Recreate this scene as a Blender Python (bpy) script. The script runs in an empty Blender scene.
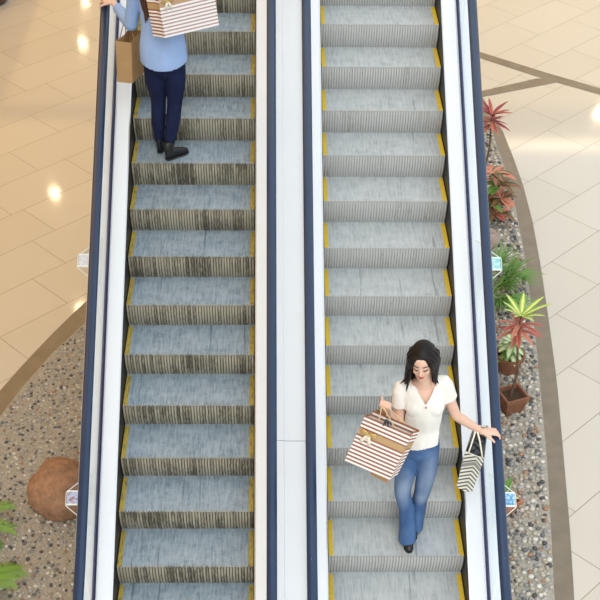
import bpy, math, random
import numpy as np
from mathutils import Vector as V, Matrix, noise as mnoise
C = bpy.context.scene.collection
PI = math.pi

# ------------------------------------------------------------------ helpers
class MB:
    """collects verts / faces / per-corner uvs / material slots"""
    def __init__(s): s.v=[]; s.f=[]; s.uv=[]; s.m=[]; s.sm=[]
    def add(s, vs, fs, m=0, uvs=None, smooth=False):
        o=len(s.v); s.v+= [tuple(p) for p in vs]
        for i,f in enumerate(fs):
            s.f.append([o+j for j in f]); s.m.append(m); s.sm.append(smooth)
            s.uv.append(uvs[i] if uvs else [(0,0)]*len(f))
    def box(s, x0,x1,y0,y1,z0,z1,m=0):
        vs=[(x,y,z) for z in (z0,z1) for y in (y0,y1) for x in (x0,x1)]
        s.add(vs,[(0,2,3,1),(4,5,7,6),(0,1,5,4),(2,6,7,3),(0,4,6,2),(1,3,7,5)],m)
    def hexa(s, p, m=0, uvs=None):
        # p: 8 points, bottom 4 loop then top 4 loop
        s.add(p,[(3,2,1,0),(4,5,6,7),(0,1,5,4),(1,2,6,5),(2,3,7,6),(3,0,4,7)],m,uvs)
    def tube(s, pts, rad, side=None, n=14, m=0, caps=True, sub=0, smooth=True):
        P=[V(p) for p in pts]; R=[(r,r) if not isinstance(r,(tuple,list)) else tuple(r) for r in rad]
        if sub and len(P)>1:
            Q=[];QR=[]
            for i in range(len(P)-1):
                p0=P[max(i-1,0)];p1=P[i];p2=P[i+1];p3=P[min(i+2,len(P)-1)]
                r0=R[max(i-1,0)];r1=R[i];r2=R[i+1];r3=R[min(i+2,len(P)-1)]
                for k in range(sub):
                    t=k/sub
                    cr=lambda a,b,c,d:.5*((2*b)+(c-a)*t+(2*a-5*b+4*c-d)*t*t+(3*b-a-3*c+d)*t**3)
                    Q.append(V([cr(p0[j],p1[j],p2[j],p3[j]) for j in range(3)]))
                    QR.append(tuple(max(1e-4,cr(r0[j],r1[j],r2[j],r3[j])) for j in range(2)))
            Q.append(P[-1]);QR.append(R[-1]);P,R=Q,QR
        T=[]
        for i in range(len(P)):
            T.append((P[min(i+1,len(P)-1)]-P[max(i-1,0)]).normalized())
        if side is None:
            side=V((1,0,0)) if abs(T[0].x)<.8 else V((0,1,0))
        side=V(side)
        if caps:
            a,b=R[0]; r=min(a,b); c0=[(P[0]-T[0]*r*.7,(a*.45,b*.45),T[0]),(P[0]-T[0]*r*.4,(a*.8,b*.8),T[0])]
            a,b=R[-1]; r=min(a,b); c1=[(P[-1]+T[-1]*r*.4,(a*.8,b*.8),T[-1]),(P[-1]+T[-1]*r*.7,(a*.45,b*.45),T[-1])]
            seq=c0+list(zip(P,R,T))+c1
        else: seq=list(zip(P,R,T))
        vs=[]
        for p,(a,b),t in seq:
            sd=(side-t*side.dot(t))
            sd=sd.normalized() if sd.length>1e-5 else side
            fw=t.cross(sd).normalized(); side=sd
            for k in range(n):
                an=2*PI*k/n
                vs.append(p+sd*math.cos(an)*a+fw*math.sin(an)*b)
        fs=[];us=[];L=len(seq)
        for i in range(L-1):
            for k in range(n):
                k2=(k+1)%n
                fs.append((i*n+k,i*n+k2,(i+1)*n+k2,(i+1)*n+k))
                us.append([(k/n,i/(L-1)),((k+1)/n,i/(L-1)),((k+1)/n,(i+1)/(L-1)),(k/n,(i+1)/(L-1))])
        if caps:
            fs.append(tuple(range(n))[::-1]); us.append([(0,0)]*n)
            fs.append(tuple((L-1)*n+k for k in range(n))); us.append([(0,1)]*n)
        s.add(vs,fs,m,us,smooth)
    def ellipsoid(s, c, r, rot=None, n=16, k=10, m=0):
        c=V(c); vs=[c+ (rot@V((0,0,-r[2])) if rot else V((0,0,-r[2])))]
        for i in range(1,k):
            th=PI*i/k
            for j in range(n):
                an=2*PI*j/n
                p=V((r[0]*math.sin(th)*math.cos(an),r[1]*math.sin(th)*math.sin(an),-r[2]*math.cos(th)))
                vs.append(c+(rot@p if rot else p))
        p=V((0,0,r[2])); vs.append(c+(rot@p if rot else p))
        fs=[(0,1+(j+1)%n,1+j) for j in range(n)]
        for i in range(k-2):
            for j in range(n):
                a=1+i*n+j;b=1+i*n+(j+1)%n
                fs.append((a,b,b+n,a+n))
        o=1+(k-2)*n
        fs+= [(o+j,o+(j+1)%n,len(vs)-1) for j in range(n)]
        s.add(vs,fs,m,None,True)
    def build(s, name, mats, parent=None, loc=None):
        me=bpy.data.meshes.new(name); me.from_pydata(s.v,[],s.f)
        for mt in (mats if isinstance(mats,(list,tuple)) else [mats]): me.materials.append(mt)
        me.polygons.foreach_set('material_index',s.m)
        me.polygons.foreach_set('use_smooth',s.sm)
        uvl=me.uv_layers.new(name='UVMap')
        flat=[c for f in s.uv for uv in f for c in uv]
        uvl.data.foreach_set('uv',flat)
        me.update()
        o=bpy.data.objects.new(name,me); C.objects.link(o)
        if loc: o.location=loc
        if parent: put(o,parent)
        return o

def put(o,parent):
    """parent keeping the world position (parents are unrotated empties or plain meshes)"""
    p=V((0,0,0)); q=parent
    while q: p+=q.location; q=q.parent
    o.parent=parent; o.location=V(o.location)-p
def empty(name,loc,label=None,cat=None,group=None):
    o=bpy.data.objects.new(name,None); C.objects.link(o); o.location=loc; o.empty_display_size=.1
    tag(o,label,cat,group); return o
def tag(o,label=None,cat=None,group=None,kind=None):
    if label:o['label']=label
    if cat:o['category']=cat
    if group:o['group']=group
    if kind:o['kind']=kind
    return o
def recalc(o):
    import bmesh
    bm=bmesh.new(); bm.from_mesh(o.data); bmesh.ops.recalc_face_normals(bm,faces=bm.faces); bm.to_mesh(o.data); bm.free()
    return o
def remesh(o, vox, smooth=3, drop=None, fac=.5):
    """fuse the overlapping volumes of o into one continuous surface"""
    recalc(o)
    m=o.modifiers.new('r','REMESH'); m.mode='VOXEL'; m.voxel_size=vox; m.use_smooth_shade=True
    if smooth:
        m=o.modifiers.new('s','SMOOTH'); m.factor=fac; m.iterations=smooth
    dg=bpy.context.evaluated_depsgraph_get(); dg.update()
    me=bpy.data.meshes.new_from_object(o.evaluated_get(dg))
    mats=list(o.data.materials); o.modifiers.clear(); o.data=me; me.name=o.name
    me.materials.clear()
    for x in mats: me.materials.append(x)
    me.polygons.foreach_set('material_index',[0]*len(me.polygons))
    me.polygons.foreach_set('use_smooth',[True]*len(me.polygons))
    if drop:
        import bmesh
        bm=bmesh.new(); bm.from_mesh(me)
        w=o.matrix_world.translation if not o.parent else V((0,0,0))
        kill=[f for f in bm.faces if drop(f.calc_center_median())]
        bmesh.ops.delete(bm,geom=kill,context='FACES'); bm.to_mesh(me); bm.free()
    me.update(); return o

# ------------------------------------------------------------------ materials
class NT:
    def __init__(s,name):
        s.mat=bpy.data.materials.new(name); s.mat.use_nodes=True
        s.t=s.mat.node_tree; s.b=s.t.nodes['Principled BSDF']; s.out=s.t.nodes['Material Output']
    def n(s,kind,**k):
        nd=s.t.nodes.new(kind)
        for a,v in k.items(): setattr(nd,a,v)
        return nd
    def l(s,a,b): s.t.links.new(a,b)
    def inp(s,sock,v):
        if hasattr(v,'is_linked') or isinstance(v,bpy.types.NodeSocket): s.l(v,sock)
        else: sock.default_value=v
    def math(s,op,a,b=0.0,c=None):
        nd=s.n('ShaderNodeMath',operation=op); s.inp(nd.inputs[0],a); s.inp(nd.inputs[1],b)
        if c is not None: s.inp(nd.inputs[2],c)
        return nd.outputs[0]
    def ramp(s,f,stops,interp='LINEAR'):
        nd=s.n('ShaderNodeValToRGB'); nd.color_ramp.interpolation=interp
        e=nd.color_ramp.elements
        while len(e)<len(stops): e.new(.5)
        for i,(p,c) in enumerate(stops):
            e[i].position=p; e[i].color=(*c,1) if len(c)==3 else c
        s.inp(nd.inputs[0],f); return nd.outputs[0]
    def mix(s,f,a,b):
        nd=s.n('ShaderNodeMix',data_type='RGBA'); s.inp(nd.inputs[0],f)
        for i,v in ((6,a),(7,b)):
            if isinstance(v,tuple): nd.inputs[i].default_value=(*v[:3],1)
            else: s.l(v,nd.inputs[i])
        return nd.outputs[2]
    def pos(s):
        g=s.n('ShaderNodeNewGeometry'); return g.outputs['Position']
    def sep(s,v):
        nd=s.n('ShaderNodeSeparateXYZ'); s.l(v,nd.inputs[0]); return nd.outputs
    def noise(s,vec,scale,detail=3,rough=.5,stretch=None):
        nd=s.n('ShaderNodeTexNoise'); nd.inputs['Scale'].default_value=scale
        nd.inputs['Detail'].default_value=detail; nd.inputs['Roughness'].default_value=rough
        if stretch:
            mp=s.n('ShaderNodeMapping'); mp.inputs['Scale'].default_value=stretch; s.l(vec,mp.inputs[0]); vec=mp.outputs[0]
        s.l(vec,nd.inputs['Vector']); return nd.outputs['Fac']
    def bump(s,h,strength=.3,dist=.01):
        nd=s.n('ShaderNodeBump'); nd.inputs['Strength'].default_value=strength; nd.inputs['Distance'].default_value=dist
        s.l(h,nd.inputs['Height']); s.l(nd.outputs[0],s.b.inputs['Normal'])
    def set(s,col=None,rough=None,metal=None,spec=None):
        if col is not None: s.inp(s.b.inputs['Base Color'],(*col,1) if isinstance(col,tuple) else col)
        if rough is not None: s.inp(s.b.inputs['Roughness'],rough)
        if metal is not None: s.inp(s.b.inputs['Metallic'],metal)
        if spec is not None: s.b.inputs['Specular IOR Level'].default_value=spec
        return s.mat
def plain(name,col,rough=.6,metal=0.,spec=.5,var=.06,scale=30,bump=0):
    t=NT(name); f=t.noise(t.pos(),scale,4)
    lo=tuple(max(0,c*(1-var)) for c in col); hi=tuple(min(1,c*(1+var)) for c in col)
    t.set(t.ramp(f,[(.3,lo),(.7,hi)]),rough,metal,spec)
    if bump: t.bump(f,bump,.004)
    return t.mat

def tile_material():
    t=NT('cream_stone_tiles'); x,y,z=t.sep(t.pos())
    az=0.77231; ca,sa=math.cos(az),math.sin(az)
    e1=t.math('ADD',t.math('MULTIPLY',x,ca),t.math('MULTIPLY',y,sa))
    e2=t.math('ADD',t.math('MULTIPLY',x,-sa),t.math('MULTIPLY',y,ca))
    W=.6
    r=t.math('DIVIDE',t.math('SUBTRACT',e2,1.71),W)     # row 0 lies between 1.71 and 2.31
    row=t.math('FLOOR',r); fr=t.math('SUBTRACT',r,row)
    offs={8:1.10,7:.66,6:.97,5:.3,4:.75,3:1.14,2:.1,1:.99,0:.56,-1:.93,-2:.225,-3:1.14,-4:.08,-5:.83,-6:1.15,-7:.4,-8:.985,-9:.6,-10:.2,-11:.9,9:.944,10:.03,-12:.5,-13:.1,11:.2,12:1.0,13:.6,14:.05,15:.8,16:.35,17:1.1}
    ks=sorted(offs); n=len(ks)
    f=t.math('DIVIDE',t.math('ADD',t.math('FLOORED_MODULO',t.math('ADD',row,-ks[0]),float(n)),.5),float(n))
    o=t.ramp(f,[(i/n,(offs[k]/1.2,)*3) for i,k in enumerate(ks)],'CONSTANT')
    u=t.math('SUBTRACT',t.math('DIVIDE',e1,1.2),o); fu=t.math('FLOORED_MODULO',u,1.0)
    g=.0036
    d1=t.math('MULTIPLY',t.math('MINIMUM',fr,t.math('SUBTRACT',1.0,fr)),W)
    d2=t.math('MULTIPLY',t.math('MINIMUM',fu,t.math('SUBTRACT',1.0,fu)),1.2)
    d=t.math('MINIMUM',d1,d2)
    gr=t.math('LESS_THAN',d,g)
    # per-tile tint
    cx=t.n('ShaderNodeCombineXYZ'); t.l(t.math('FLOOR',u),cx.inputs[0]); t.l(row,cx.inputs[1])
    wn=t.n('ShaderNodeTexWhiteNoise',noise_dimensions='3D'); t.l(cx.outputs[0],wn.inputs[0])
    base=t.mix(wn.outputs[0],(.585,.535,.45),(.62,.57,.485))
    ve=t.noise(t.pos(),2.2,5,.6,(1.3,.8,1)); base=t.mix(t.math('MULTIPLY',ve,.25),base,(.53,.47,.38))
    col=t.mix(gr,base,(.27,.22,.16))
    t.set(col,t.math('ADD',.06,t.math('MULTIPLY',gr,.4)),0.,.55)
    return t.mat

def tread_material(name,base,dark,lite,stain):
    t=NT(name); p=t.pos()
    streak=t.noise(p,1,4,.65,(70,7,7)); patch=t.noise(p,6,5,.7,(1,1.6,1.6)); fine=t.noise(p,1,3,.7,(160,18,18))
    c=t.ramp(streak,[(.3,dark),(.5,base),(.75,lite)])
    c=t.mix(t.ramp(patch,[(.38,(0,)*3),(.62,(.55,)*3)]),c,lite)
    c=t.mix(t.ramp(fine,[(.62,(0,)*3),(.72,(stain,)*3)]),c,tuple(x*.35 for x in dark))
    long=t.noise(p,1,2,.5,(22,.9,.9)); c=t.mix(t.ramp(long,[(.66,(0,)*3),(.71,(.55,)*3)]),c,tuple(x*.5 for x in dark))
    t.set(c,.5,.25,.5); 
    x,y,z=t.sep(p); w=t.math('SINE',t.math('MULTIPLY',x,2*PI/.009)); t.bump(w,.35,.002)
    return t.mat
def riser_material(name,base,dark,grime,X,rib=.992/46):
    """each rib carries its own amount of grime; grime gathers in patches"""
    t=NT(name); p=t.pos(); x,y,z=t.sep(p)
    idx=t.math('FLOOR',t.math('DIVIDE',t.math('SUBTRACT',x,X+.004),rib)); st=t.math('FLOOR',t.math('DIVIDE',z,.188))
    cx=t.n('ShaderNodeCombineXYZ'); t.l(idx,cx.inputs[0]); t.l(t.math('ROUND',t.math('DIVIDE',t.math('ADD',y,.1),.376)),cx.inputs[1])
    wn=t.n('ShaderNodeTexWhiteNoise',noise_dimensions='3D'); t.l(cx.outputs[0],wn.inputs[0])
    g1=t.noise(p,1,3,.6,(150,3,22)); g2=t.noise(p,1,3,.5,(4.5,2.2,2.2))
    f=t.math('ADD',t.math('ADD',t.math('MULTIPLY',g1,.45),t.math('MULTIPLY',g2,.55)),t.math('MULTIPLY',wn.outputs[0],.16))
    c=t.ramp(f,[(grime,base),(grime+.16,dark)])
    b=t.noise(p,25,3); c=t.mix(t.math('MULTIPLY',b,.4),c,tuple(q*.72 for q in base))
    t.set(c,.5,.25,.5); return t.mat

M={}
M['tile']=tile_material()
M['band']=plain('brown_stone_band',(.205,.162,.112),.3,0,.5,.12,6)
M['ground']=plain('pebble_mortar',(.37,.335,.28),.8,0,.3,.25,60,.4)
M['white']=plain('white_enamel_panel',(.80,.84,.885),.22,0,.55,.01,3)
M['white_warm']=plain('pale_enamel_panel',(.82,.82,.82),.25,0,.55,.01,3)
M['steel']=plain('brushed_steel_edge',(.8,.82,.85),.25,.9,.5,.03,20)
M['navy']=plain('navy_gasket',(.012,.014,.075),.4,0,.5,.1,20)
M['skirt']=plain('black_skirt',(.018,.017,.016),.45,.2,.5,.3,15)
M['rail']=plain('navy_rubber_handrail',(.012,.034,.088),.28,0,.6,.08,8)
M['yellow']=plain('yellow_edge_paint',(.72,.50,.035),.5,0,.4,.12,60)
def worn_yellow():
    t=NT('worn_yellow_edge_paint'); f=t.noise(t.pos(),1,4,.7,(60,14,14))
    t.set(t.ramp(f,[(.48,(.50,.36,.05)),(.66,(.16,.15,.08))]),.55); return t.mat
M['yellow_worn']=worn_yellow()
M['tread_l']=tread_material('blue_grey_worn_tread',(.27,.36,.44),(.15,.21,.28),(.46,.55,.63),.8)
M['tread_r']=tread_material('pale_grey_worn_tread',(.48,.525,.54),(.33,.37,.39),(.62,.66,.67),.35)
M['riser_l']=riser_material('grimy_ribbed_riser',(.46,.42,.32),(.06,.048,.03),.54,-1.541)
M['groove_l']=plain('dark_riser_groove',(.10,.082,.05),.8,0,.2,.4,40)  # groove faces coloured darker brown than the ribs
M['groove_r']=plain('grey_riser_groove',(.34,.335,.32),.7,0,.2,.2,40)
M['riser_r']=riser_material('grey_ribbed_riser',(.56,.56,.545),(.30,.28,.25),.67,0.)
def glass_mat():
    t=NT('clear_balustrade_glass')
    tr=t.n('ShaderNodeBsdfTransparent'); tr.inputs[0].default_value=(.965,.98,.985,1)
    gl=t.n('ShaderNodeBsdfGlossy'); gl.inputs['Roughness'].default_value=.01
    lw=t.n('ShaderNodeLayerWeight'); lw.inputs[0].default_value=.5
    fr=t.math('ADD',.02,t.math('MULTIPLY',t.math('POWER',lw.outputs['Facing'],5.0),.22))
    mx=t.n('ShaderNodeMixShader'); t.l(fr,mx.inputs[0]); t.l(tr.outputs[0],mx.inputs[1]); t.l(gl.outputs[0],mx.inputs[2])
    t.l(mx.outputs[0],t.out.inputs[0]); return t.mat
M['glass']=glass_mat()
M['skin']=plain('skin',(.78,.50,.375),.5,0,.35,.04,14)
M['skin2']=plain('fair_skin',(.80,.52,.40),.5,0,.35,.04,14)
def hair_mat(name,lo,hi):
    t=NT(name); f=t.noise(t.pos(),1,3,.6,(130,130,14)); t.set(t.ramp(f,[(.35,lo),(.7,hi)]),.5,0,.25); t.bump(f,.5,.004); return t.mat
M['hair']=hair_mat('near_black_hair',(.004,.003,.003),(.016,.011,.010))
M['hair2']=hair_mat('brown_hair',(.035,.014,.008),(.13,.055,.03))
def cloth(name,col,var,scale,rough=.85,bump=.35):
    t=NT(name); a=t.noise(t.pos(),scale,3,.5,(1,1,.45)); b=t.noise(t.pos(),240,2)
    c=t.ramp(a,[(.3,tuple(q*(1-var) for q in col)),(.7,col)])
    t.set(c,rough,0,.2); t.bump(a,bump*1.6,.03); return t.mat
M['blouse']=cloth('cream_white_cotton',(.86,.84,.78),.05,14)
M['shirt']=cloth('light_blue_cotton',(.34,.48,.76),.08,11,bump=.45)
M['navyjean']=cloth('dark_navy_denim',(.012,.018,.06),.25,16)
def denim():
    t=NT('faded_blue_denim'); p=t.pos(); a=t.noise(p,10,4,.6,(1,1,.4)); tw=t.noise(p,190,2)
    c=t.ramp(a,[(.3,(.035,.085,.22)),(.7,(.085,.17,.34))])
    def patch(ctr,sx,sz,c):
        x,y,z=t.sep(p)
        dx=t.math('DIVIDE',t.math('SUBTRACT',x,ctr[0]),sx); dz=t.math('DIVIDE',t.math('SUBTRACT',z,ctr[1]),sz)
        d=t.math('ADD',t.math('MULTIPLY',dx,dx),t.math('MULTIPLY',dz,dz))
        front=t.math('LESS_THAN',y,-3.90)
        f=t.math('MULTIPLY',t.math('MULTIPLY',t.ramp(d,[(0,(.75,)*3),(.35,(.35,)*3),(1,(0,)*3)]),front),t.math('ADD',a,.25))
        return t.mix(f,c,(.38,.46,.56))
    c=patch((.520,1.16),.08,.22,c); c=patch((.680,1.24),.085,.32,c); c=patch((.660,1.02),.06,.09,c)
    c=t.mix(t.math('MULTIPLY',tw,.2),c,(.16,.27,.48))
    t.set(c,.85,0,.2); t.bump(a,.5,.03); return t.mat
M['denim']=denim()
M['shoe']=plain('black_leather',(.012,.012,.013),.35,0,.5,.2,30)
M['shoe_sole']=plain('dark_rubber',(.02,.02,.02),.7)
M['lip']=plain('rose_lips',(.52,.13,.12),.4)
M['brow']=plain('dark_brow',(.03,.018,.014),.7)
M['kraft']=plain('kraft_paper',(.46,.27,.12),.75,0,.3,.07,16)
M['kraft_d']=plain('kraft_paper_inside',(.33,.19,.085),.8)
M['gold']=plain('gold_ribbon',(.62,.42,.16),.45,.1,.5,.1,30)
M['cord']=plain('straw_coloured_cord',(.72,.52,.28),.8)
M['cream']=plain('cream_ribbon',(.85,.78,.62),.6)
M['bark']=plain('rough_brown_stem',(.17,.10,.06),.85,0,.3,.3,60,.5)
M['soil']=plain('dark_soil',(.07,.045,.03),.95,0,.1,.3,90,.6)
M['terracotta']=plain('brown_terracotta',(.24,.105,.06),.7,0,.3,.25,25,.3)
M['terracotta2']=plain('orange_terracotta',(.42,.17,.10),.7,0,.3,.2,25,.3)
M['acrylic_edge']=plain('frosted_acrylic_edge',(.80,.86,.82),.3)
def stripes(name,stripe,paper,N,duty,band=None,bandcol=(.5,.33,.16)):
    t=NT(name); uv=t.n('ShaderNodeUVMap'); u,v,_=t.sep(uv.outputs[0])
    f=t.math('LESS_THAN',t.math('FRACT',t.math('MULTIPLY',v,N)),duty)
    c=t.mix(f,paper,stripe)
    if band:
        inb=t.math('MULTIPLY',t.math('GREATER_THAN',v,band[0]),t.math('LESS_THAN',v,band[1])); c=t.mix(inb,c,bandcol)
    t.set(c,.55,0,.4); return t.mat
M['stripe_brown']=stripes('brown_striped_paper',(.33,.125,.065),(.88,.86,.83),13,.48,(.26,.385))
M['stripe_pale']=stripes('rose_striped_paper',(.48,.30,.28),(.86,.85,.84),13,.42,(.20,.33),(.50,.32,.18))
def chevron():
    t=NT('chevron_striped_paper'); uv=t.n('ShaderNodeUVMap'); u,v,_=t.sep(uv.outputs[0])
    k=t.math('ABSOLUTE',t.math('SUBTRACT',u,.55))
    f=t.math('LESS_THAN',t.math('FRACT',t.math('MULTIPLY',t.math('ADD',v,t.math('MULTIPLY',k,-.32)),10.0)),.42)
    lo=t.math('GREATER_THAN',v,.02)
    c=t.mix(t.math('MULTIPLY',f,lo),(.80,.77,.66),(.10,.09,.09))
    bd=t.math('MULTIPLY',t.math('GREATER_THAN',t.math('ADD',v,t.math('MULTIPLY',k,-.32)),.16),t.math('LESS_THAN',t.math('ADD',v,t.math('MULTIPLY',k,-.32)),.26))
    c=t.mix(bd,c,(.28,.27,.25)); t.set(c,.5); return t.mat
M['chevron']=chevron()
def greystripe():
    t=NT('grey_pinstriped_paper'); uv=t.n('ShaderNodeUVMap'); u,v,_=t.sep(uv.outputs[0])
    f=t.math('LESS_THAN',t.math('FRACT',t.math('MULTIPLY',t.math('ADD',v,t.math('MULTIPLY',u,.35)),16.0)),.45)
    t.set(t.mix(f,(.34,.35,.37),(.44,.45,.46)),.5); return t.mat
M['greybag']=greystripe()
M['bag_dark']=plain('dark_bag_contents',(.03,.035,.045),.5,0,.5,.5,40,.8)

# ------------------------------------------------------------------ camera
cd=bpy.data.cameras.new('camera'); cam=bpy.data.objects.new('camera',cd); C.objects.link(cam)
R_=V((0.9998825361585773,-0.011787683861343391,0.009796141805664063)); U_=V((0.002504169407673099,0.7561997677606215,0.6543360301667331)); F_=V((0.01512094642108518,0.6542346381444254,-0.7561404599883301))
mw=Matrix(((R_.x,U_.x,-F_.x,-.36598),(R_.y,U_.y,-F_.y,-9.38664),(R_.z,U_.z,-F_.z,6.39541),(0,0,0,1)))
cam.matrix_world=mw
cd.sensor_width=36; cd.sensor_fit='HORIZONTAL'; cd.lens=1068.05/600*36
cd.shift_x=(300-294.23)/600; cd.shift_y=(583.44-300)/600; cd.clip_end=200
bpy.context.scene.camera=cam

# ------------------------------------------------------------------ setting
def sheet(name,pts,z,mat,kind='structure'):
    mb=MB(); n=len(pts)
    mb.add([(x,y,z) for x,y in pts],[tuple(range(n))]); o=mb.build(name,mat)
    import bmesh
    bm=bmesh.new(); bm.from_mesh(o.data)
    for f in bm.faces:
        if f.normal.z<0: f.normal_flip()
    bmesh.ops.triangulate(bm,faces=bm.faces); bm.to_mesh(o.data); bm.free()
    return tag(o,kind=kind)
mb=MB(); mb.box(-22,22,-14,46,-.3,0); tag(mb.build('floor',M['tile']),kind='structure')

Rout=[(2.30,4.72),(2.40,4.15),(2.462,3.674),(2.50,2.989),(2.520,2.302),(2.505,1.491),(2.45,.593),(2.374,-.352),(2.288,-1.32),(2.24,-1.74),(2.16,-2.419),(2.062,-3.247),(1.956,-4.032),(1.80,-5.0),(1.66,-5.7)]
Rin=[(2.17,4.62),(2.26,4.25),(2.33,3.673),(2.362,2.738),(2.36,1.883),(2.318,.941),(2.254,.095),(2.187,-.701),(2.104,-1.524),(2.009,-2.419),(1.901,-3.273),(1.8,-4.032),(1.65,-5.0),(1.50,-5.7)]
Lout=[(-.9,1.90),(-1.6,1.05),(-2.331,-.04),(-2.598,-.60),(-2.803,-1.07),(-2.975,-1.51),(-3.12,-2.0),(-3.4,-3.4),(-3.55,-4.8),(-3.6,-5.7)]
Lin=[(-.85,1.66),(-1.55,.80),(-2.27,-.36),(-2.55,-.90),(-2.76,-1.42),(-2.90,-1.85),(-3.0,-2.3),(-3.25,-3.5),(-3.40,-4.8),(-3.45,-5.7)]
bed=Rin+Lin[::-1]
sheet('ground',bed,.006,M['ground'])
def strip(name,A,B,z,mat):
    mb=MB()
    n=len(A); m=len(B); 
    # resample both to the same count
    def res(L,k):
        P=[V((x,y,0)) for x,y in L]; d=[0]
        for i in range(1,len(P)): d.append(d[-1]+(P[i]-P[i-1]).length)
        out=[]
        for j in range(k):
            t=d[-1]*j/(k-1); i=max(q for q in range(len(d)) if d[q]<=t+1e-9); i=min(i,len(P)-2)
            s=(t-d[i])/(d[i+1]-d[i]); out.append(P[i].lerp(P[i+1],s))
        return out
    a=res(A,40); b=res(B,40)
    vs=[(p.x,p.y,z) for p in a]+[(p.x,p.y,z) for p in b]
    mb.add(vs,[(i,i+1,40+i+1,40+i) for i in range(39)]); o=mb.build(name,mat); 
    import bmesh
    bm=bmesh.new(); bm.from_mesh(o.data)
    for f in bm.faces:
        if f.normal.z<0: f.normal_flip()
    bm.to_mesh(o.data); bm.free()
    return tag(o,kind='structure')
strip('trim_1',Rout,Rin,.005,M['band']); strip('trim_2',Lout,Lin,.005,M['band'])
sheet('trim_3',[(1.0,7.10),(3.26,5.325),(5.4,3.79),(5.4,3.62),(3.24,5.11),(1.0,6.92)],.004,M['band'])
sheet('trim_4',[(1.0,4.15),(2.36,4.752),(3.12,5.12),(3.26,5.12),(3.40,5.02),(2.338,4.578),(1.0,3.98)],.0045,M['band'])
sheet('trim_5',[(-.9,1.66),(-.9,1.92),(1.0,4.15),(2.3,4.72),(2.17,4.60),(1.05,3.95)],.005,M['band'])

# pebbles: too many to count, one scatter on each side of the escalators
def inside(x,y,poly):
    c=False; j=len(poly)-1
    for i in range(len(poly)):
        (a,b),(d,e)=poly[i],poly[j]
        if (b>y)!=(e>y) and x<(d-a)*(y-b)/(e-b)+a: c=not c
        j=i
    return c
def pebble_mat():
    t=NT('river_pebbles'); at=t.n('ShaderNodeAttribute'); at.attribute_name='tone'
    c=t.ramp(at.outputs['Fac'],[(0,(.05,.052,.06)),(.12,(.13,.14,.155)),(.24,(.27,.275,.275)),(.36,(.45,.44,.42)),(.45,(.42,.36,.27)),(.62,(.50,.46,.38)),(.80,(.62,.57,.48)),(.88,(.38,.20,.11)),(.93,(.72,.69,.62))],'CONSTANT')
    f=t.noise(t.pos(),120,3); c=t.mix(t.math('MULTIPLY',f,.25),c,(.3,.27,.22)); t.set(c,.42,0,.4); return t.mat
M['pebble']=pebble_mat()
g=(1+5**.5)/2
ico=np.array([(-1,g,0),(1,g,0),(-1,-g,0),(1,-g,0),(0,-1,g),(0,1,g),(0,-1,-g),(0,1,-g),(g,0,-1),(g,0,1),(-g,0,-1),(-g,0,1)])/math.hypot(1,g)
icof=np.array([(0,11,5),(0,5,1),(0,1,7),(0,7,10),(0,10,11),(1,5,9),(5,11,4),(11,10,2),(10,7,6),(7,1,8),(3,9,4),(3,4,2),(3,2,6),(3,6,8),(3,8,9),(4,9,5),(2,4,11),(6,2,10),(8,6,7),(9,8,1)])
def pebbles(x0,x1,y0,y1,step,seed,label,rmin,rmax,skip):
    rng=random.Random(seed); vs=[];fs=[];tn=[];n=0
    y=y0
    while y<y1:
        x=x0
        while x<x1:
            px=x+rng.uniform(-.4,.4)*step; py=y+rng.uniform(-.4,.4)*step
            if rng.random()>skip and inside(px,py,bed) and inside(px-.02,py,bed) and inside(px+.02,py,bed):
                a=rng.uniform(rmin,rmax); b=a*rng.uniform(.6,.95); h=a*rng.uniform(.45,.7); an=rng.uniform(0,PI)
                c,s=math.cos(an),math.sin(an)
                q=ico*np.array([a,b,h]); X=q[:,0]*c-q[:,1]*s+px; Y=q[:,0]*s+q[:,1]*c+py; Z=q[:,2]+.006+h*.35
                vs.append(np.stack([X,Y,Z],1)); fs.append(icof+12*n); tn+= [rng.random()]*12; n+=1
            x+=step
        y+=step
    me=bpy.data.meshes.new('pebbles'); me.from_pydata(np.concatenate(vs).tolist(),[],np.concatenate(fs).tolist())
    me.materials.append(M['pebble']); me.polygons.foreach_set('use_smooth',[True]*len(me.polygons))
    at=me.attributes.new('tone','FLOAT','POINT'); at.data.foreach_set('value',tn)
    o=bpy.data.objects.new('pebbles',me); C.objects.link(o); tag(o,label,'pebbles',kind='stuff')
pebbles(1.32,2.42,-4.6,4.5,.047,3,'grey and blue river pebbles in the curved bed right of the escalators',.020,.032,.04)
pebbles(-3.35,-1.86,-4.7,-.05,.037,5,'tan, black and white pebbles set in mortar left of the escalators',.012,.021,.25)

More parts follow.
